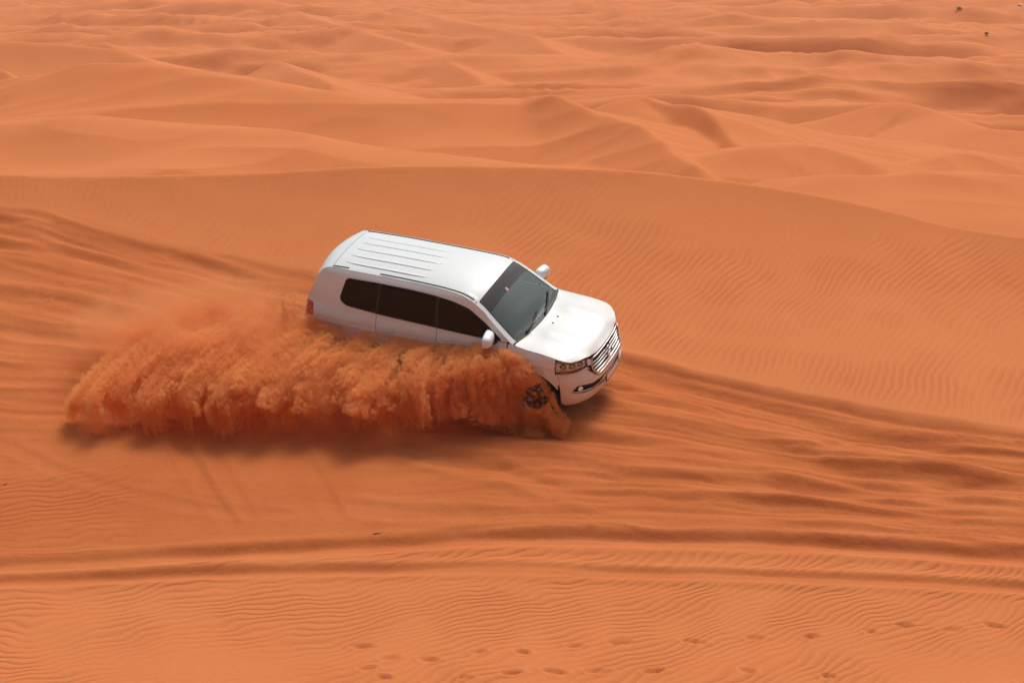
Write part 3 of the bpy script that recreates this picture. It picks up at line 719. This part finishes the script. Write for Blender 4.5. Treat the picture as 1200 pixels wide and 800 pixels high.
for sg in (-1, 1):
    # headlight
    hp = [(.535, 1.045), (.545, .925), (.70, .905), (.85, .893), (.955, .893), (.998, .90), (1.0, 1.07), (.97, 1.074), (.89, 1.060), (.78, 1.050), (.66, 1.050)]
    hp = [(sg*a, z) for a, z in hp]
    od = (.6, sg*.8, 0)
    hl = panel('headlight', hp, F, od, M_SILVER, car, (.05, .04), .03, -.035)
    panel('lens_cover', hp, F, od, M_LENS, hl, (.05, .04), .012, -.002)
    sweep('rim', [F(np.array(a), np.array(z)) for a, z in dens(hp, .04)], M_BLACK, hl, .005, .005, closed=True, n=6, up=(.6, sg*.8, .1))
    for a, z, r in ((.905, .985, .040), (.765, .985, .043), (.63, .982, .040)):
        p = F(np.array(sg*a), np.array(z)); q = F(np.array(sg*a + .01), np.array(z)) - F(np.array(sg*a - .01), np.array(z))
        nn = Vector((q[1], -q[0], 0)); nn = nn if nn.x > 0 else -nn; nn.normalize()
        rot = nn.to_track_quat('Z', 'Y').to_matrix().to_4x4()
        bm = bmesh.new(); bmesh.ops.create_uvsphere(bm, u_segments=20, v_segments=10, radius=r)
        bm.transform(Matrix.Translation(Vector(p) - nn*.045) @ rot @ Matrix.Diagonal((1, 1, .7, 1)))
        bm_obj('projector', bm, M_CHROME, hl)
        ring = [Vector(p) - nn*.036 + rot.to_3x3() @ Vector((1.12*r*math.cos(t), 1.12*r*math.sin(t), 0)) for t in np.linspace(0, 2*math.pi, 21)[:-1]]
        sweep('bezel', ring, M_BLACK, hl, .005, .005, closed=True, n=6, up=tuple(nn))
    panel('indicator', rounded([(sg*.955, .905), (sg*.80, .902), (sg*.60, .918), (sg*.60, .935), (sg*.80, .928), (sg*.965, .935)], .01), F, od, M_AMBER, hl, (.06, .04), .006, -.03)
    sweep('chrome_strip', [F(np.array(sg*a), np.array(z)) + np.array(od)*.004 for a, z in ((.94, .888), (.85, .886), (.70, .893), (.545, .906), (.50, .86))], M_CHROME, car, .010, .011, n=8)
    panel('grille_shoulder', rounded([(sg*.45, .985), (sg*.465, .915), (sg*.53, .93), (sg*.53, 1.03), (sg*.455, 1.005)], .01), F, (1, sg*.3, 0), M_PAINT, car, (.05, .05), .03, .004)
    panel('shoulder_recess', [(sg*.455, .91), (sg*.53, .925), (sg*.53, .855), (sg*.45, .755)], F, (1, sg*.3, 0), M_BLACK, car, (.05, .05), 0, -.012)
# number plate
pl = panel('number_plate', rounded([(-.20, .455), (.20, .455), (.20, .57), (-.20, .57)], .01), F, fro, M_PLATE, car, (.1, .06), .014, .022)
sweep('plate_frame', [F(np.array(a), np.array(z)) + np.array([.020, 0, 0]) for a, z in dens([(-.205, .45), (.205, .45), (.205, .575), (-.205, .575)], .05)], M_BLACK, pl, .006, .008, closed=True, up=(1, 0, .1), n=6)
# rear bumper and lower tailgate
panel('rear_bumper', [(a, .36) for a in np.linspace(-.97, .97, 15)] + [(a, .66) for a in np.linspace(.97, -.97, 15)], RB, (-1, 0, 0), M_PAINT, car, (.08, .08), .03)
panel('lower_tailgate', [(a, .67) for a in np.linspace(-.90, .90, 15)] + [(a, 1.10) for a in np.linspace(.90, -.90, 15)], RB, (-1, 0, 0), M_PAINT, car, (.08, .08), .03)
for sg, od in SIDES.items():
    panel('rear_bumper_corner', rounded([(-2.56, .645), (-2.50, .37), (-1.90, .40), (-1.865, .645)], .03), S(sg), od, M_PAINT, car, (.08, .06), .03)
# chassis
soft_box('chassis', (4.2, 1.20, .26), M_BLACK, car, (-.1, 0, .46), bevel=.04)
soft_box('engine_bay', (1.0, 1.24, .45), M_BLACK, car, (1.55, 0, .72), bevel=.04)

# --- wheels: built once, meshes shared
def tyre_mesh():
    bm = bmesh.new()
    prof = [(-.118, .255), (-.128, .285), (-.138, .325), (-.135, .362), (-.120, .388), (-.085, .397), (0, .400), (.085, .397), (.120, .388), (.135, .362), (.138, .325), (.128, .285), (.118, .255)]
    lathe(bm, prof, 60)
    for j in range(60):
        for k, yy in enumerate((-.095, -.035, .03, .09)):
            a = 2*math.pi*(j + .5*(k % 2))/60
            m = Matrix.Rotation(-a, 4, 'Y') @ Matrix.Translation((.398 - .004*(k in (0, 3)), yy, 0)) @ Matrix.Rotation(rad(18 if k % 2 else -18), 4, 'X')
            bmesh.ops.create_cube(bm, size=1, matrix=m @ Matrix.Diagonal((.018, .048, .028, 1)))
    me = bpy.data.meshes.new('tyre'); 
    for f in bm.faces: f.smooth = False
    bm.to_mesh(me); bm.free(); me.materials.append(M_RUBBER); return me
def rim_mesh():
    bm = bmesh.new()
    lathe(bm, [(-.11, .262), (-.10, .245), (-.02, .225), (.07, .235), (.105, .245), (.118, .258), (.112, .266)], 48)
    # dish
    lathe(bm, [(.0, .232), (-.005, .10), (.02, .07)], 48)
    for k in range(5):
        for s in (-1, 1):
            a = 2*math.pi*k/5 + s*rad(10); b = 2*math.pi*k/5 + s*rad(17)
            p0 = Vector((.045*math.cos(a), .088, .045*math.sin(a))); p1 = Vector((.15*math.cos((a+b)/2), .098, .15*math.sin((a+b)/2))); p2 = Vector((.238*math.cos(b), .095, .238*math.sin(b)))
            prev = None
            for t, w in ((0, .020), (.35, .019), (.7, .020), (1, .026)):
                c = p0*(1-t)**2 + p1*2*t*(1-t) + p2*t*t; tg = Vector((math.cos(b), 0, math.sin(b))); sd_ = Vector((-tg.z, 0, tg.x))
                ring = [bm.verts.new(c + sd_*w + Vector((0, -.012, 0))), bm.verts.new(c + sd_*w*.7 + Vector((0, .010, 0))), bm.verts.new(c - sd_*w*.7 + Vector((0, .010, 0))), bm.verts.new(c - sd_*w + Vector((0, -.012, 0)))]
                if prev:
                    for j in range(4): bm.faces.new((prev[j], prev[(j+1) % 4], ring[(j+1) % 4], ring[j]))
                prev = ring
    lathe(bm, [(.07, .075), (.10, .068), (.112, .045), (.115, .0005)], 30)
    bmesh.ops.recalc_face_normals(bm, faces=bm.faces[:])
    me = bpy.data.meshes.new('rim'); bm.to_mesh(me); bm.free(); me.materials.append(M_ALLOY); return me
TY, RM = tyre_mesh(), rim_mesh()
for ax, sg, steer in ((AXF, -1, -4), (AXF, 1, -4), (AXR, -1, 0), (AXR, 1, 0)):
    w = empty('wheel', car, (ax, sg*.845, HUB), (0, rad(13*ax), rad(180 if sg < 0 else 0) + rad(steer)))
    link('tyre', TY, None, w); link('rim', RM, None, w)

# pose: heading right and towards the camera, lying on the slope
def cam2w(v): return Vector((v[0], -v[1]*sp + v[2]*cp, -v[1]*cp - v[2]*sp))
CR, CT = POSE
fwd, left, upv = (cam2w([CR[i][j] for i in range(3)]) for j in range(3))
base = cam2w(CT) + Vector((0, 0, CAM_H))
CARM = Matrix((( fwd.x, left.x, upv.x, base.x), (fwd.y, left.y, upv.y, base.y), (fwd.z, left.z, upv.z, base.z), (0, 0, 0, 1)))
car.matrix_world = CARM

# ------------------------------------------------------------------ sand thrown up by the wheels
rng = np.random.default_rng(7)
vf, vo, vu = np.array(fwd), -np.array(left), np.array(upv)
root = np.array(CARM @ Vector((AXF - .05, -1.0, 0.02)))
SO = pchip([-.7, 0, .5, 1.5, 3, 4.5, 6.5, 7.5], [.10, .20, .50, 1.15, 1.78, 2.38, 3.0, 3.2])      # how far the curtain has travelled outwards
SF = pchip([-.7, 0, .5, 1.5, 3, 4.5, 6.5, 7.5], [.02, .12, .42, .60, .60, .50, .34, .25])       # height of its ragged lower fringe
ST = pchip([-.7, -.5, -.25, 0, .3, .7, 2, 3.2, 4.2, 5.2, 6.5, 7.5], [.05, .26, .72, .96, 1.08, 1.12, .92, .86, .92, .86, .66, .45])   # height of its top
SI = pchip([-.7, 0, 1, 3, 5, 6.5, 7.5], [.02, .02, .06, .25, .75, 1.25, 1.5])
def place(s, o, h):
    Q = root[None] - vf[None]*s[:, None] + vo[None]*o[:, None]
    lift = (near_dune(Q[:, 0], Q[:, 1]) - Q[:, 2])*sstep(.8, 2.6, s)       # heights are above the sand, not above the car's own plane
    Q[:, 2] += lift
    return Q + vu[None]*h[:, None]
def billow(a, b, seed): return np.abs(pn(a, b, seed))*1.6
def curtain(n, s0, s1, seed, deep, spread, tmin=-.25):
    s = s0 + (s1 - s0)*rng.random(n); q = tmin + (1 - tmin)*rng.random(n)**.85
    # bursts of sand: fine strands along the throw, gathered into fingers
    sj = s + .10*pn(s*1.3, q*1.1, seed) 
    th = q*math.pi/2
    fl = .50*np.clip(pn(sj*2.1, sj*0 + .5, seed + 1) + .25, 0, 1)**1.0 + .30*np.clip(pn(sj*5.5, sj*0 + 1.5, seed + 2) + .1, 0, 1) + .16*np.clip(pn(sj*13, sj*0 + 2.5, seed + 3), 0, 1)
    swell = 1 + .16*pn(sj*.9, q*1.3, seed + 4) + .12*pn(sj*3.2, q*.5, seed + 13)
    o = SI(s) + (SO(s) - SI(s))*np.sin(np.clip(th, -.5, 1.57))*swell
    h = SF(s) + (ST(s) - SF(s))*np.cos(th)*(1 + .14*pn(sj*1.1, q*0 + 7.7, seed + 5) + .10*pn(sj*3.3, q*0 + 3.1, seed + 12))
    tail = np.clip((q - .72)/.28, 0, 1)
    h = h - tail**1.5*fl*(.75 + .25*rng.random(n))*.42
    # billows
    B = .26*billow(sj*1.7, q*1.5, seed + 6) + .15*billow(sj*4.2, q*2.6, seed + 7) + .08*billow(sj*10, q*5, seed + 8) + .04*billow(sj*23, q*9, seed + 9)
    d = B*(.5 + .5*q) - rng.exponential(deep, n)
    o = o + d*np.sin(th)*.9; h = h + d*np.cos(th)*.7*(1 - .6*tail)
    w = spread*(.4 + .12*s)
    s = s + rng.normal(0, w, n)*.6 + .18*tail*pn(sj*4, q*2, seed + 10); o = o + rng.normal(0, w, n)*.6; h = h + rng.normal(0, w, n)*.6
    dens_ = pn(sj*3.1, q*2.2, seed + 11)
    return s, o, h, q, dens_
pts = []; siz = []; fog_p = []; fog_r = []
AXIS = np.array([.363, -.756, .545]); AXIS /= np.linalg.norm(AXIS)
def keep(s, o, h, m, size, fog_rad=None, share=1.0):
    P = place(s, o, h); g = near_dune(P[:, 0], P[:, 1])
    k = m & (P[:, 2] > g + .0)
    # nothing inside the car body
    loc = np.stack([(P - np.array(base)) @ np.array(a) for a in (fwd, left, upv)], 1)
    k &= ~((loc[:, 0] > -2.6) & (loc[:, 0] < 2.3) & (np.abs(loc[:, 1]) < 1.0) & (loc[:, 2] < 1.9) & (loc[:, 2] > 0))
    rel = loc - np.array([AXF + .02, -.98, HUB]); al = rel @ AXIS; dist = np.linalg.norm(rel - al[:, None]*AXIS, axis=1)
    k &= ~((dist < .20 + .05*pn(loc[:, 0]*9, loc[:, 2]*9, 197)) & (al > -.1) & (rng.random(len(k)) < .96))      # a gap in the spray where the hub shows
    if fog_rad is not None: fog_p.append(P[k]); fog_r.append(fog_rad[k])
    if share < 1: k &= rng.random(len(k)) < share
    pts.append(P[k]); siz.append(size[k])
# the spray breaks up into lobes, one for each bite of the tread
LOBES = [-.60]
while LOBES[-1] < 6.15: LOBES.append(LOBES[-1] + (.10 + .07*rng.random())*(.8 + .09*max(LOBES[-1], 0)))
LOBES = np.array(LOBES); LGAP = np.gradient(LOBES)
def lobe_near(s): 
    i = np.clip(np.searchsorted(LOBES, s), 1, len(LOBES) - 1); d0 = s - LOBES[i-1]; d1 = LOBES[i] - s
    return np.minimum(d0, d1)/(d0 + d1)*2            # 0 on a lobe, 1 between two
# dense core
n = 105000; s, o, h, q, dn = curtain(n, -.68, 6.35, 101, .06, .022)
fade = 1 - sstep(4.4, 6.3, s)*.85
topfade = sstep(-.25, .35, q + .25*dn)
gapf = 1 - .85*sstep(.55, .95, q)*sstep(.25, .75, lobe_near(s))
keep(s, o, h, (rng.random(n) < (.40 + 1.1*(dn + .25))*fade*gapf*(.35 + .65*sstep(-.4, .5, s))*(.10 + .90*topfade)), .004 + .004*rng.random(n), .020 + .020*rng.random(n))
for k, sc_ in enumerate(LOBES):
    back = float(sstep(2.6, 5.2, sc_)); end = float(sstep(5.2, 6.3, sc_)); lowf = float(pn(np.array([sc_*1.3]), np.array([.7]), 195)[0])
    if rng.random() < .30*end: continue
    big = rng.random()**1.3; LL = (.08 + .32*big + .40*big*back)*(.65 + .11*max(sc_, 0)); wd = LGAP[k]*.54
    reach = 1 + .10*lowf + (.10 + .26*back)*(rng.random() - .5); lean0 = rng.normal(-.05, .07); hh = .12*lowf + .14*(rng.random() - .5)
    for sub in range(16):                                           # thin strands bundled into one tapering lobe
        off = rng.normal(0, .55); main = math.exp(-off*off*1.2)
        n = int(190*(.5 + .8*big)*(1 - .25*end)*(.35 if sc_ < -.2 else .6 if sc_ < .2 else 1)); L = LL*(.25 + 1.0*main)*(.8 + .4*rng.random()); q0 = min(.85, .20 + .55*rng.random()); r0 = (.022 + .030*rng.random())*(.7 + .09*max(sc_, 0))
        tt = rng.random(n)**.75; qf = np.minimum(q0 + (1 - q0)*tt*1.4, 1.0); drop = np.clip((tt*1.4 - 1)/.4, 0, 1)
        lean = lean0 + rng.normal(0, .06); off_o = rng.normal(0, .035) - .05*off*off; sv = np.full(n, sc_)
        o = SI(sv) + (SO(sv) - SI(sv))*np.sin(qf*math.pi/2)*reach + .10 + .10*rng.random()*drop + off_o
        h = SF(sv) + (ST(sv) - SF(sv))*np.cos(qf*math.pi/2) + .10*(1 - qf) - L*drop**1.15 + hh
        rr = r0*np.clip(1.05 - tt, 0, 1)**.5*(1 + .7*pn(tt*8 + k, tt*0 + sub*3.7, 191))
        a_ = rng.random(n)*2*math.pi; rad_ = rr*np.sqrt(.25 + .75*rng.random(n))
        s2 = sv + off*wd*(1 - .55*drop) + rad_*np.cos(a_) + lean*tt + .05*pn(tt*3 + k*1.3, tt*0 + sub*.3, 192); o2 = o + rad_*np.sin(a_)*.8
        keep(s2 + rng.normal(0, .009, n), o2 + rng.normal(0, .009, n), h + rng.normal(0, .009, n), np.ones(n, bool), .004 + .004*rng.random(n), (.017 + .014*rng.random(n))*(1 - .35*drop), .40)
# finer grains blown off the top and the back
n = 90000; s, o, h, q, dn = curtain(n, -.3, 6.3, 131, .16, .11, -.4)
keep(s, o, h, (rng.random(n) < (.35 + .8*(dn + .2))*(1 - .5*sstep(4.4, 6.3, s))), .006 + .006*rng.random(n))
# sand thrown up by the rear wheel and curling round the tail
n = 26000; s = 3.55 + .95*rng.random(n); a = rng.random(n)
h = (.15 + 1.15*a)*(1 - .25*((s - 4.1)/.6)**2) + .10*pn(s*4, a*3, 151) + rng.normal(0, .05, n); o = .06 + .28*(1 - a) + .12*billow(s*5, a*4, 152) + rng.normal(0, .04, n)
keep(s, o, h, rng.random(n) < (.25 + .9*(pn(s*5, a*4, 153) + .3))*(1.1 - a*.7), .008 + .009*rng.random(n))
# loose grains flying free
n = 5000; s, o, h, q, dn = curtain(n, -.2, 6.4, 171, .02, .16)
keep(s, o + .12, h, np.ones(n, bool), .005 + .008*rng.random(n)**3)
# spill round the front tyre and low skirt on the ground
n = 16000; s = -.42 + 1.5*rng.random(n); o = .05 + .55*rng.random(n); h = rng.exponential(.05, n) + .16*np.clip(pn(s*4, o*4, 181), 0, 1)
keep(s, o, h, rng.random(n) < .8, .008 + .009*rng.random(n))
FP = np.concatenate(fog_p); FR = np.concatenate(fog_r)
print('lobes', len(LOBES), 'fog points', len(FP))
P = np.concatenate(pts); Z = np.concatenate(siz); n = len(P); print('grains', n)
T4 = np.array([(1, 1, 1), (1, -1, -1), (-1, 1, -1), (-1, -1, 1)], float)*.36
qq = rng.normal(size=(n, 4)); qq /= np.linalg.norm(qq, axis=1)[:, None]; w_, x_, y_, z_ = qq.T
Rm = np.stack([1 - 2*(y_*y_ + z_*z_), 2*(x_*y_ - z_*w_), 2*(x_*z_ + y_*w_), 2*(x_*y_ + z_*w_), 1 - 2*(x_*x_ + z_*z_), 2*(y_*z_ - x_*w_), 2*(x_*z_ - y_*w_), 2*(y_*z_ + x_*w_), 1 - 2*(x_*x_ + y_*y_)], 1).reshape(n, 3, 3)
V = P[:, None, :] + np.einsum('nij,kj->nki', Rm, T4)*Z[:, None, None]
me = bpy.data.meshes.new('sand_spray'); V = V.reshape(-1, 3)
me.vertices.add(len(V)); me.vertices.foreach_set('co', V.ravel().astype(np.float32))
fc = (np.array([(0, 1, 2), (0, 3, 1), (0, 2, 3), (1, 3, 2)])[None] + 4*np.arange(n)[:, None, None]).reshape(-1, 3)
me.loops.add(fc.size); me.loops.foreach_set('vertex_index', fc.ravel().astype(np.int32))
me.polygons.add(len(fc)); me.polygons.foreach_set('loop_start', np.arange(0, fc.size, 3, dtype=np.int32))
me.update(calc_edges=True)
m, t, b = node_mat('flying_sand')
b.inputs['Base Color'].default_value = (.92, .48, .19, 1); b.inputs['Roughness'].default_value = .95; b.inputs['Specular IOR Level'].default_value = .1
tr = t.nodes.new('ShaderNodeBsdfTranslucent'); tr.inputs[0].default_value = (.95, .54, .22, 1)
mx = t.nodes.new('ShaderNodeMixShader'); mx.inputs[0].default_value = .6
t.links.new(b.outputs[0], mx.inputs[1]); t.links.new(tr.outputs[0], mx.inputs[2]); t.links.new(mx.outputs[0], t.nodes['Material Output'].inputs[0])
tag(link('sand_spray', me, m), 'thick orange curtain of sand thrown up along the side of the white car', 'sand', kind='stuff')

# ------------------------------------------------------------------ the same bursts as a thick cloud of fine sand
def fog(name, P, R, voxel, density, colr, label, noise_scale=9, lo=.32, hi=.60):
    m = bpy.data.materials.new(name); m.use_nodes = True; t = m.node_tree; t.nodes.clear(); N = t.nodes
    out = N.new('ShaderNodeOutputMaterial'); pv = N.new('ShaderNodeVolumePrincipled'); pv.inputs['Color'].default_value = (*colr, 1); pv.inputs['Anisotropy'].default_value = .25
    pv.inputs['Density Attribute'].default_value = ''
    at = N.new('ShaderNodeAttribute'); at.attribute_name = 'density'
    geo = N.new('ShaderNodeNewGeometry'); nz = N.new('ShaderNodeTexNoise'); nz.inputs['Scale'].default_value = noise_scale; nz.inputs['Detail'].default_value = 4; nz.inputs['Roughness'].default_value = .6
    t.links.new(geo.outputs['Position'], nz.inputs['Vector'])
    mr = N.new('ShaderNodeMapRange'); mr.inputs['From Min'].default_value = lo; mr.inputs['From Max'].default_value = hi; mr.inputs['To Min'].default_value = .45
    t.links.new(nz.outputs['Fac'], mr.inputs['Value'])
    mu = N.new('ShaderNodeMath'); mu.operation = 'MULTIPLY'; t.links.new(at.outputs['Fac'], mu.inputs[0]); t.links.new(mr.outputs[0], mu.inputs[1])
    t.links.new(mu.outputs[0], pv.inputs['Density']); t.links.new(pv.outputs[0], out.inputs['Volume'])
    me = bpy.data.meshes.new(name); me.vertices.add(len(P)); me.vertices.foreach_set('co', P.ravel().astype(np.float32))
    a_ = me.attributes.new('grain_radius', 'FLOAT', 'POINT'); a_.data.foreach_set('value', R.astype(np.float32))
    o = link(name, me, m)
    ng = bpy.data.node_groups.new(name, 'GeometryNodeTree')
    ng.interface.new_socket('Geometry', in_out='INPUT', socket_type='NodeSocketGeometry'); ng.interface.new_socket('Geometry', in_out='OUTPUT', socket_type='NodeSocketGeometry')
    gi = ng.nodes.new('NodeGroupInput'); go = ng.nodes.new('NodeGroupOutput')
    na = ng.nodes.new('GeometryNodeInputNamedAttribute'); na.data_type = 'FLOAT'; na.inputs['Name'].default_value = 'grain_radius'
    mp = ng.nodes.new('GeometryNodeMeshToPoints'); pv_ = ng.nodes.new('GeometryNodePointsToVolume'); pv_.resolution_mode = 'VOXEL_SIZE'
    pv_.inputs['Voxel Size'].default_value = voxel; pv_.inputs['Density'].default_value = density
    sm = ng.nodes.new('GeometryNodeSetMaterial'); sm.inputs['Material'].default_value = m
    L = ng.links.new
    L(gi.outputs[0], mp.inputs['Mesh']); L(na.outputs['Attribute'], mp.inputs['Radius']); L(mp.outputs[0], pv_.inputs['Points']); L(na.outputs['Attribute'], pv_.inputs['Radius'])
    L(pv_.outputs[0], sm.inputs['Geometry']); L(sm.outputs[0], go.inputs[0])
    md = o.modifiers.new('fog', 'NODES'); md.node_group = ng
    return tag(o, label, 'dust', kind='stuff')
fog('dust_cloud', FP, FR, .015, 22.0, (.95, .55, .24), 'dense orange cloud of fine sand inside the spray beside the car')

# ------------------------------------------------------------------ fine dust hanging in the air
def dust_mat(name, density, scale):
    m = bpy.data.materials.new(name); m.use_nodes = True; t = m.node_tree; t.nodes.clear(); N = t.nodes
    out = N.new('ShaderNodeOutputMaterial'); pv = N.new('ShaderNodeVolumePrincipled')
    pv.inputs['Color'].default_value = (.94, .53, .25, 1); pv.inputs['Anisotropy'].default_value = .3
    tc = N.new('ShaderNodeTexCoord'); ln = N.new('ShaderNodeVectorMath'); ln.operation = 'LENGTH'; t.links.new(tc.outputs['Object'], ln.inputs[0])
    fo = N.new('ShaderNodeMapRange'); fo.interpolation_type = 'SMOOTHSTEP'; fo.inputs['From Min'].default_value = 1.0; fo.inputs['From Max'].default_value = .15
    t.links.new(ln.outputs['Value'], fo.inputs['Value'])
    geo = N.new('ShaderNodeNewGeometry'); nz = N.new('ShaderNodeTexNoise'); nz.inputs['Scale'].default_value = scale; nz.inputs['Detail'].default_value = 4; nz.inputs['Roughness'].default_value = .62; nz.inputs['Distortion'].default_value = .8
    t.links.new(geo.outputs['Position'], nz.inputs['Vector'])
    nr = N.new('ShaderNodeMapRange'); nr.inputs['From Min'].default_value = .40; nr.inputs['From Max'].default_value = .72; t.links.new(nz.outputs['Fac'], nr.inputs['Value'])
    m1 = N.new('ShaderNodeMath'); m1.operation = 'MULTIPLY'; t.links.new(fo.outputs[0], m1.inputs[0]); t.links.new(nr.outputs[0], m1.inputs[1])
    m2 = N.new('ShaderNodeMath'); m2.operation = 'MULTIPLY'; m2.inputs[1].default_value = density; t.links.new(m1.outputs[0], m2.inputs[0])
    t.links.new(m2.outputs[0], pv.inputs['Density']); t.links.new(pv.outputs[0], out.inputs['Volume']); return m
def dust(c, r, density, scale, label):
    bm = bmesh.new(); bmesh.ops.create_icosphere(bm, subdivisions=4, radius=1.0)
    o = bm_obj('dust_cloud', bm, dust_mat('dust', density, scale))
    p = root - vf*c[0] + vo*c[1] + vu*c[2]
    rot = Matrix((( -vf[0], vo[0], vu[0]), (-vf[1], vo[1], vu[1]), (-vf[2], vo[2], vu[2])))
    if rot.determinant() < 0: rot = Matrix(((-vf[0], -vo[0], vu[0]), (-vf[1], -vo[1], vu[1]), (-vf[2], -vo[2], vu[2])))
    o.matrix_world = Matrix.Translation(p) @ rot.to_4x4() @ Matrix.Diagonal((*r, 1))
    return tag(o, label, 'dust', kind='stuff')
dust((5.3, 1.05, .80), (3.0, 1.5, .80), 7.5, 1.2, 'soft orange dust trailing to the left of the sand spray')
dust((5.0, .0, .95), (2.0, .7, .70), 3.0, 1.5, 'thin dust swirling behind the tail of the white car')
dust((1.6, .30, .95), (2.2, .45, .45), 1.6, 1.8, 'thin dust veil along the lower doors of the white car')

# ------------------------------------------------------------------ small things on the sand
M_LEAF = simple('dry_leaf', (.22, .15, .07), .8); M_TWIG = simple('twig', (.09, .06, .04), .8); M_ROCK = simple('pale_stone', (.68, .64, .56), .8, noise=.1)
def far_hit(u, v):
    r = ray(u, v); ks = np.linspace(40, 900, 9000)/r[1]
    z = ground_base(r[0]*ks, r[1]*ks); d = CAM_H + r[2]*ks - z
    i = int(np.argmax(d < 0)) if np.any(d < 0) else 5000
    return np.array([r[0]*ks[i], r[1]*ks[i], z[i]])
def shrub(u, v, size, seed, label):
    rs = random.Random(seed); p = far_hit(u, v); e_ = empty('desert_shrub', None, tuple(p)); tag(e_, label, 'shrub', 'shrubs on the far plain')
    bm = bmesh.new()
    for i in range(520):
        a = rs.random()*6.28; rr = size*math.sqrt(rs.random())*(.75 + .3*math.sin(a*3 + seed)); z = size*.62*rs.random()*(1.05 - (rr/size)**2*.7)
        c = Vector((rr*math.cos(a), rr*math.sin(a), z + .03)); s_ = .03 + .035*rs.random()
        m_ = Matrix.Translation(c) @ Matrix.Rotation(rs.random()*6.28, 4, 'Z') @ Matrix.Rotation(rs.random()*2 - 1, 4, 'X')
        vs = [bm.verts.new(m_ @ Vector(q)) for q in ((-s_, 0, 0), (0, -s_*.5, .01), (s_, 0, 0), (0, s_*.5, .01))]; bm.faces.new(vs)
    bm_obj('crown', bm, M_LEAF, e_, False)
    bm = bmesh.new()
    for i in range(9):
        a = i*.7; t_ = Vector((math.cos(a)*size*.6, math.sin(a)*size*.6, size*.45)); w = .02
        b0 = [bm.verts.new((w*math.cos(k*2.1), w*math.sin(k*2.1), -.1)) for k in range(3)]; tp = bm.verts.new(t_)
        for k in range(3): bm.faces.new((b0[k], b0[(k+1) % 3], tp))
    bm_obj('stem', bm, M_TWIG, e_, False)
shrub(1124, 11, .50, 3, 'dark low shrub on the far sand, the one nearer the horizon')
shrub(1156, 41, .32, 5, 'small dark shrub on the far plain on a greyish hollow')
def stone(p, s_, seed, mat, name, label, cat):
    rs = random.Random(seed); bm = bmesh.new(); bmesh.ops.create_icosphere(bm, subdivisions=2, radius=1)
    for v in bm.verts: v.co = Vector((v.co.x*s_[0], v.co.y*s_[1], v.co.z*s_[2]))*(.8 + .35*rs.random())
    bm.transform(Matrix.Translation(p)); tag(bm_obj(name, bm, mat, None, False), label, cat)
stone(far_hit(1195, 7), (.45, .3, .28), 2, M_ROCK, 'pale_rock', 'small pale rock far off on the plain', 'rock')
def near_pt(u, v):
    h_ = hit(u, v); xa, ya = np.array([h_[0]]), np.array([h_[1]]); return Vector((h_[0], h_[1], float(ground_base(xa, ya)[0] + detail(xa, ya)[0][0])))
for (u, v, L_, a_, lab) in ((443, 626, .13, .3, 'short dark twig lying above the long horizontal tyre ruts'), (7, 567, .12, 1.2, 'tiny dark twig on the smooth sand below the spray')):
    c = near_pt(u, v)
    t_ = sweep('twig', [c + Vector((math.cos(a_)*L_*(k - .5), math.sin(a_)*L_*(k - .5), .004 + .003*math.sin(k*5))) for k in np.linspace(0, 1, 6)], M_TWIG, None, .006, .006, n=6); tag(t_, lab, 'twig')

# ------------------------------------------------------------------ dusty air over the plain
bm = bmesh.new(); bmesh.ops.create_cube(bm, size=1)
for v in bm.verts: v.co = Vector((v.co.x*19000, v.co.y*19000, -45 + (v.co.z + .5)*59))
hm = bpy.data.materials.new('haze'); hm.use_nodes = True; ht = hm.node_tree; ht.nodes.clear()
ho = ht.nodes.new('ShaderNodeOutputMaterial'); hv = ht.nodes.new('ShaderNodeVolumePrincipled'); hv.inputs['Color'].default_value = (.92, .86, .80, 1); hv.inputs['Density'].default_value = .00035
ht.links.new(hv.outputs[0], ho.inputs['Volume'])
tag(bm_obj('haze', bm, hm, None, False), kind='stuff')
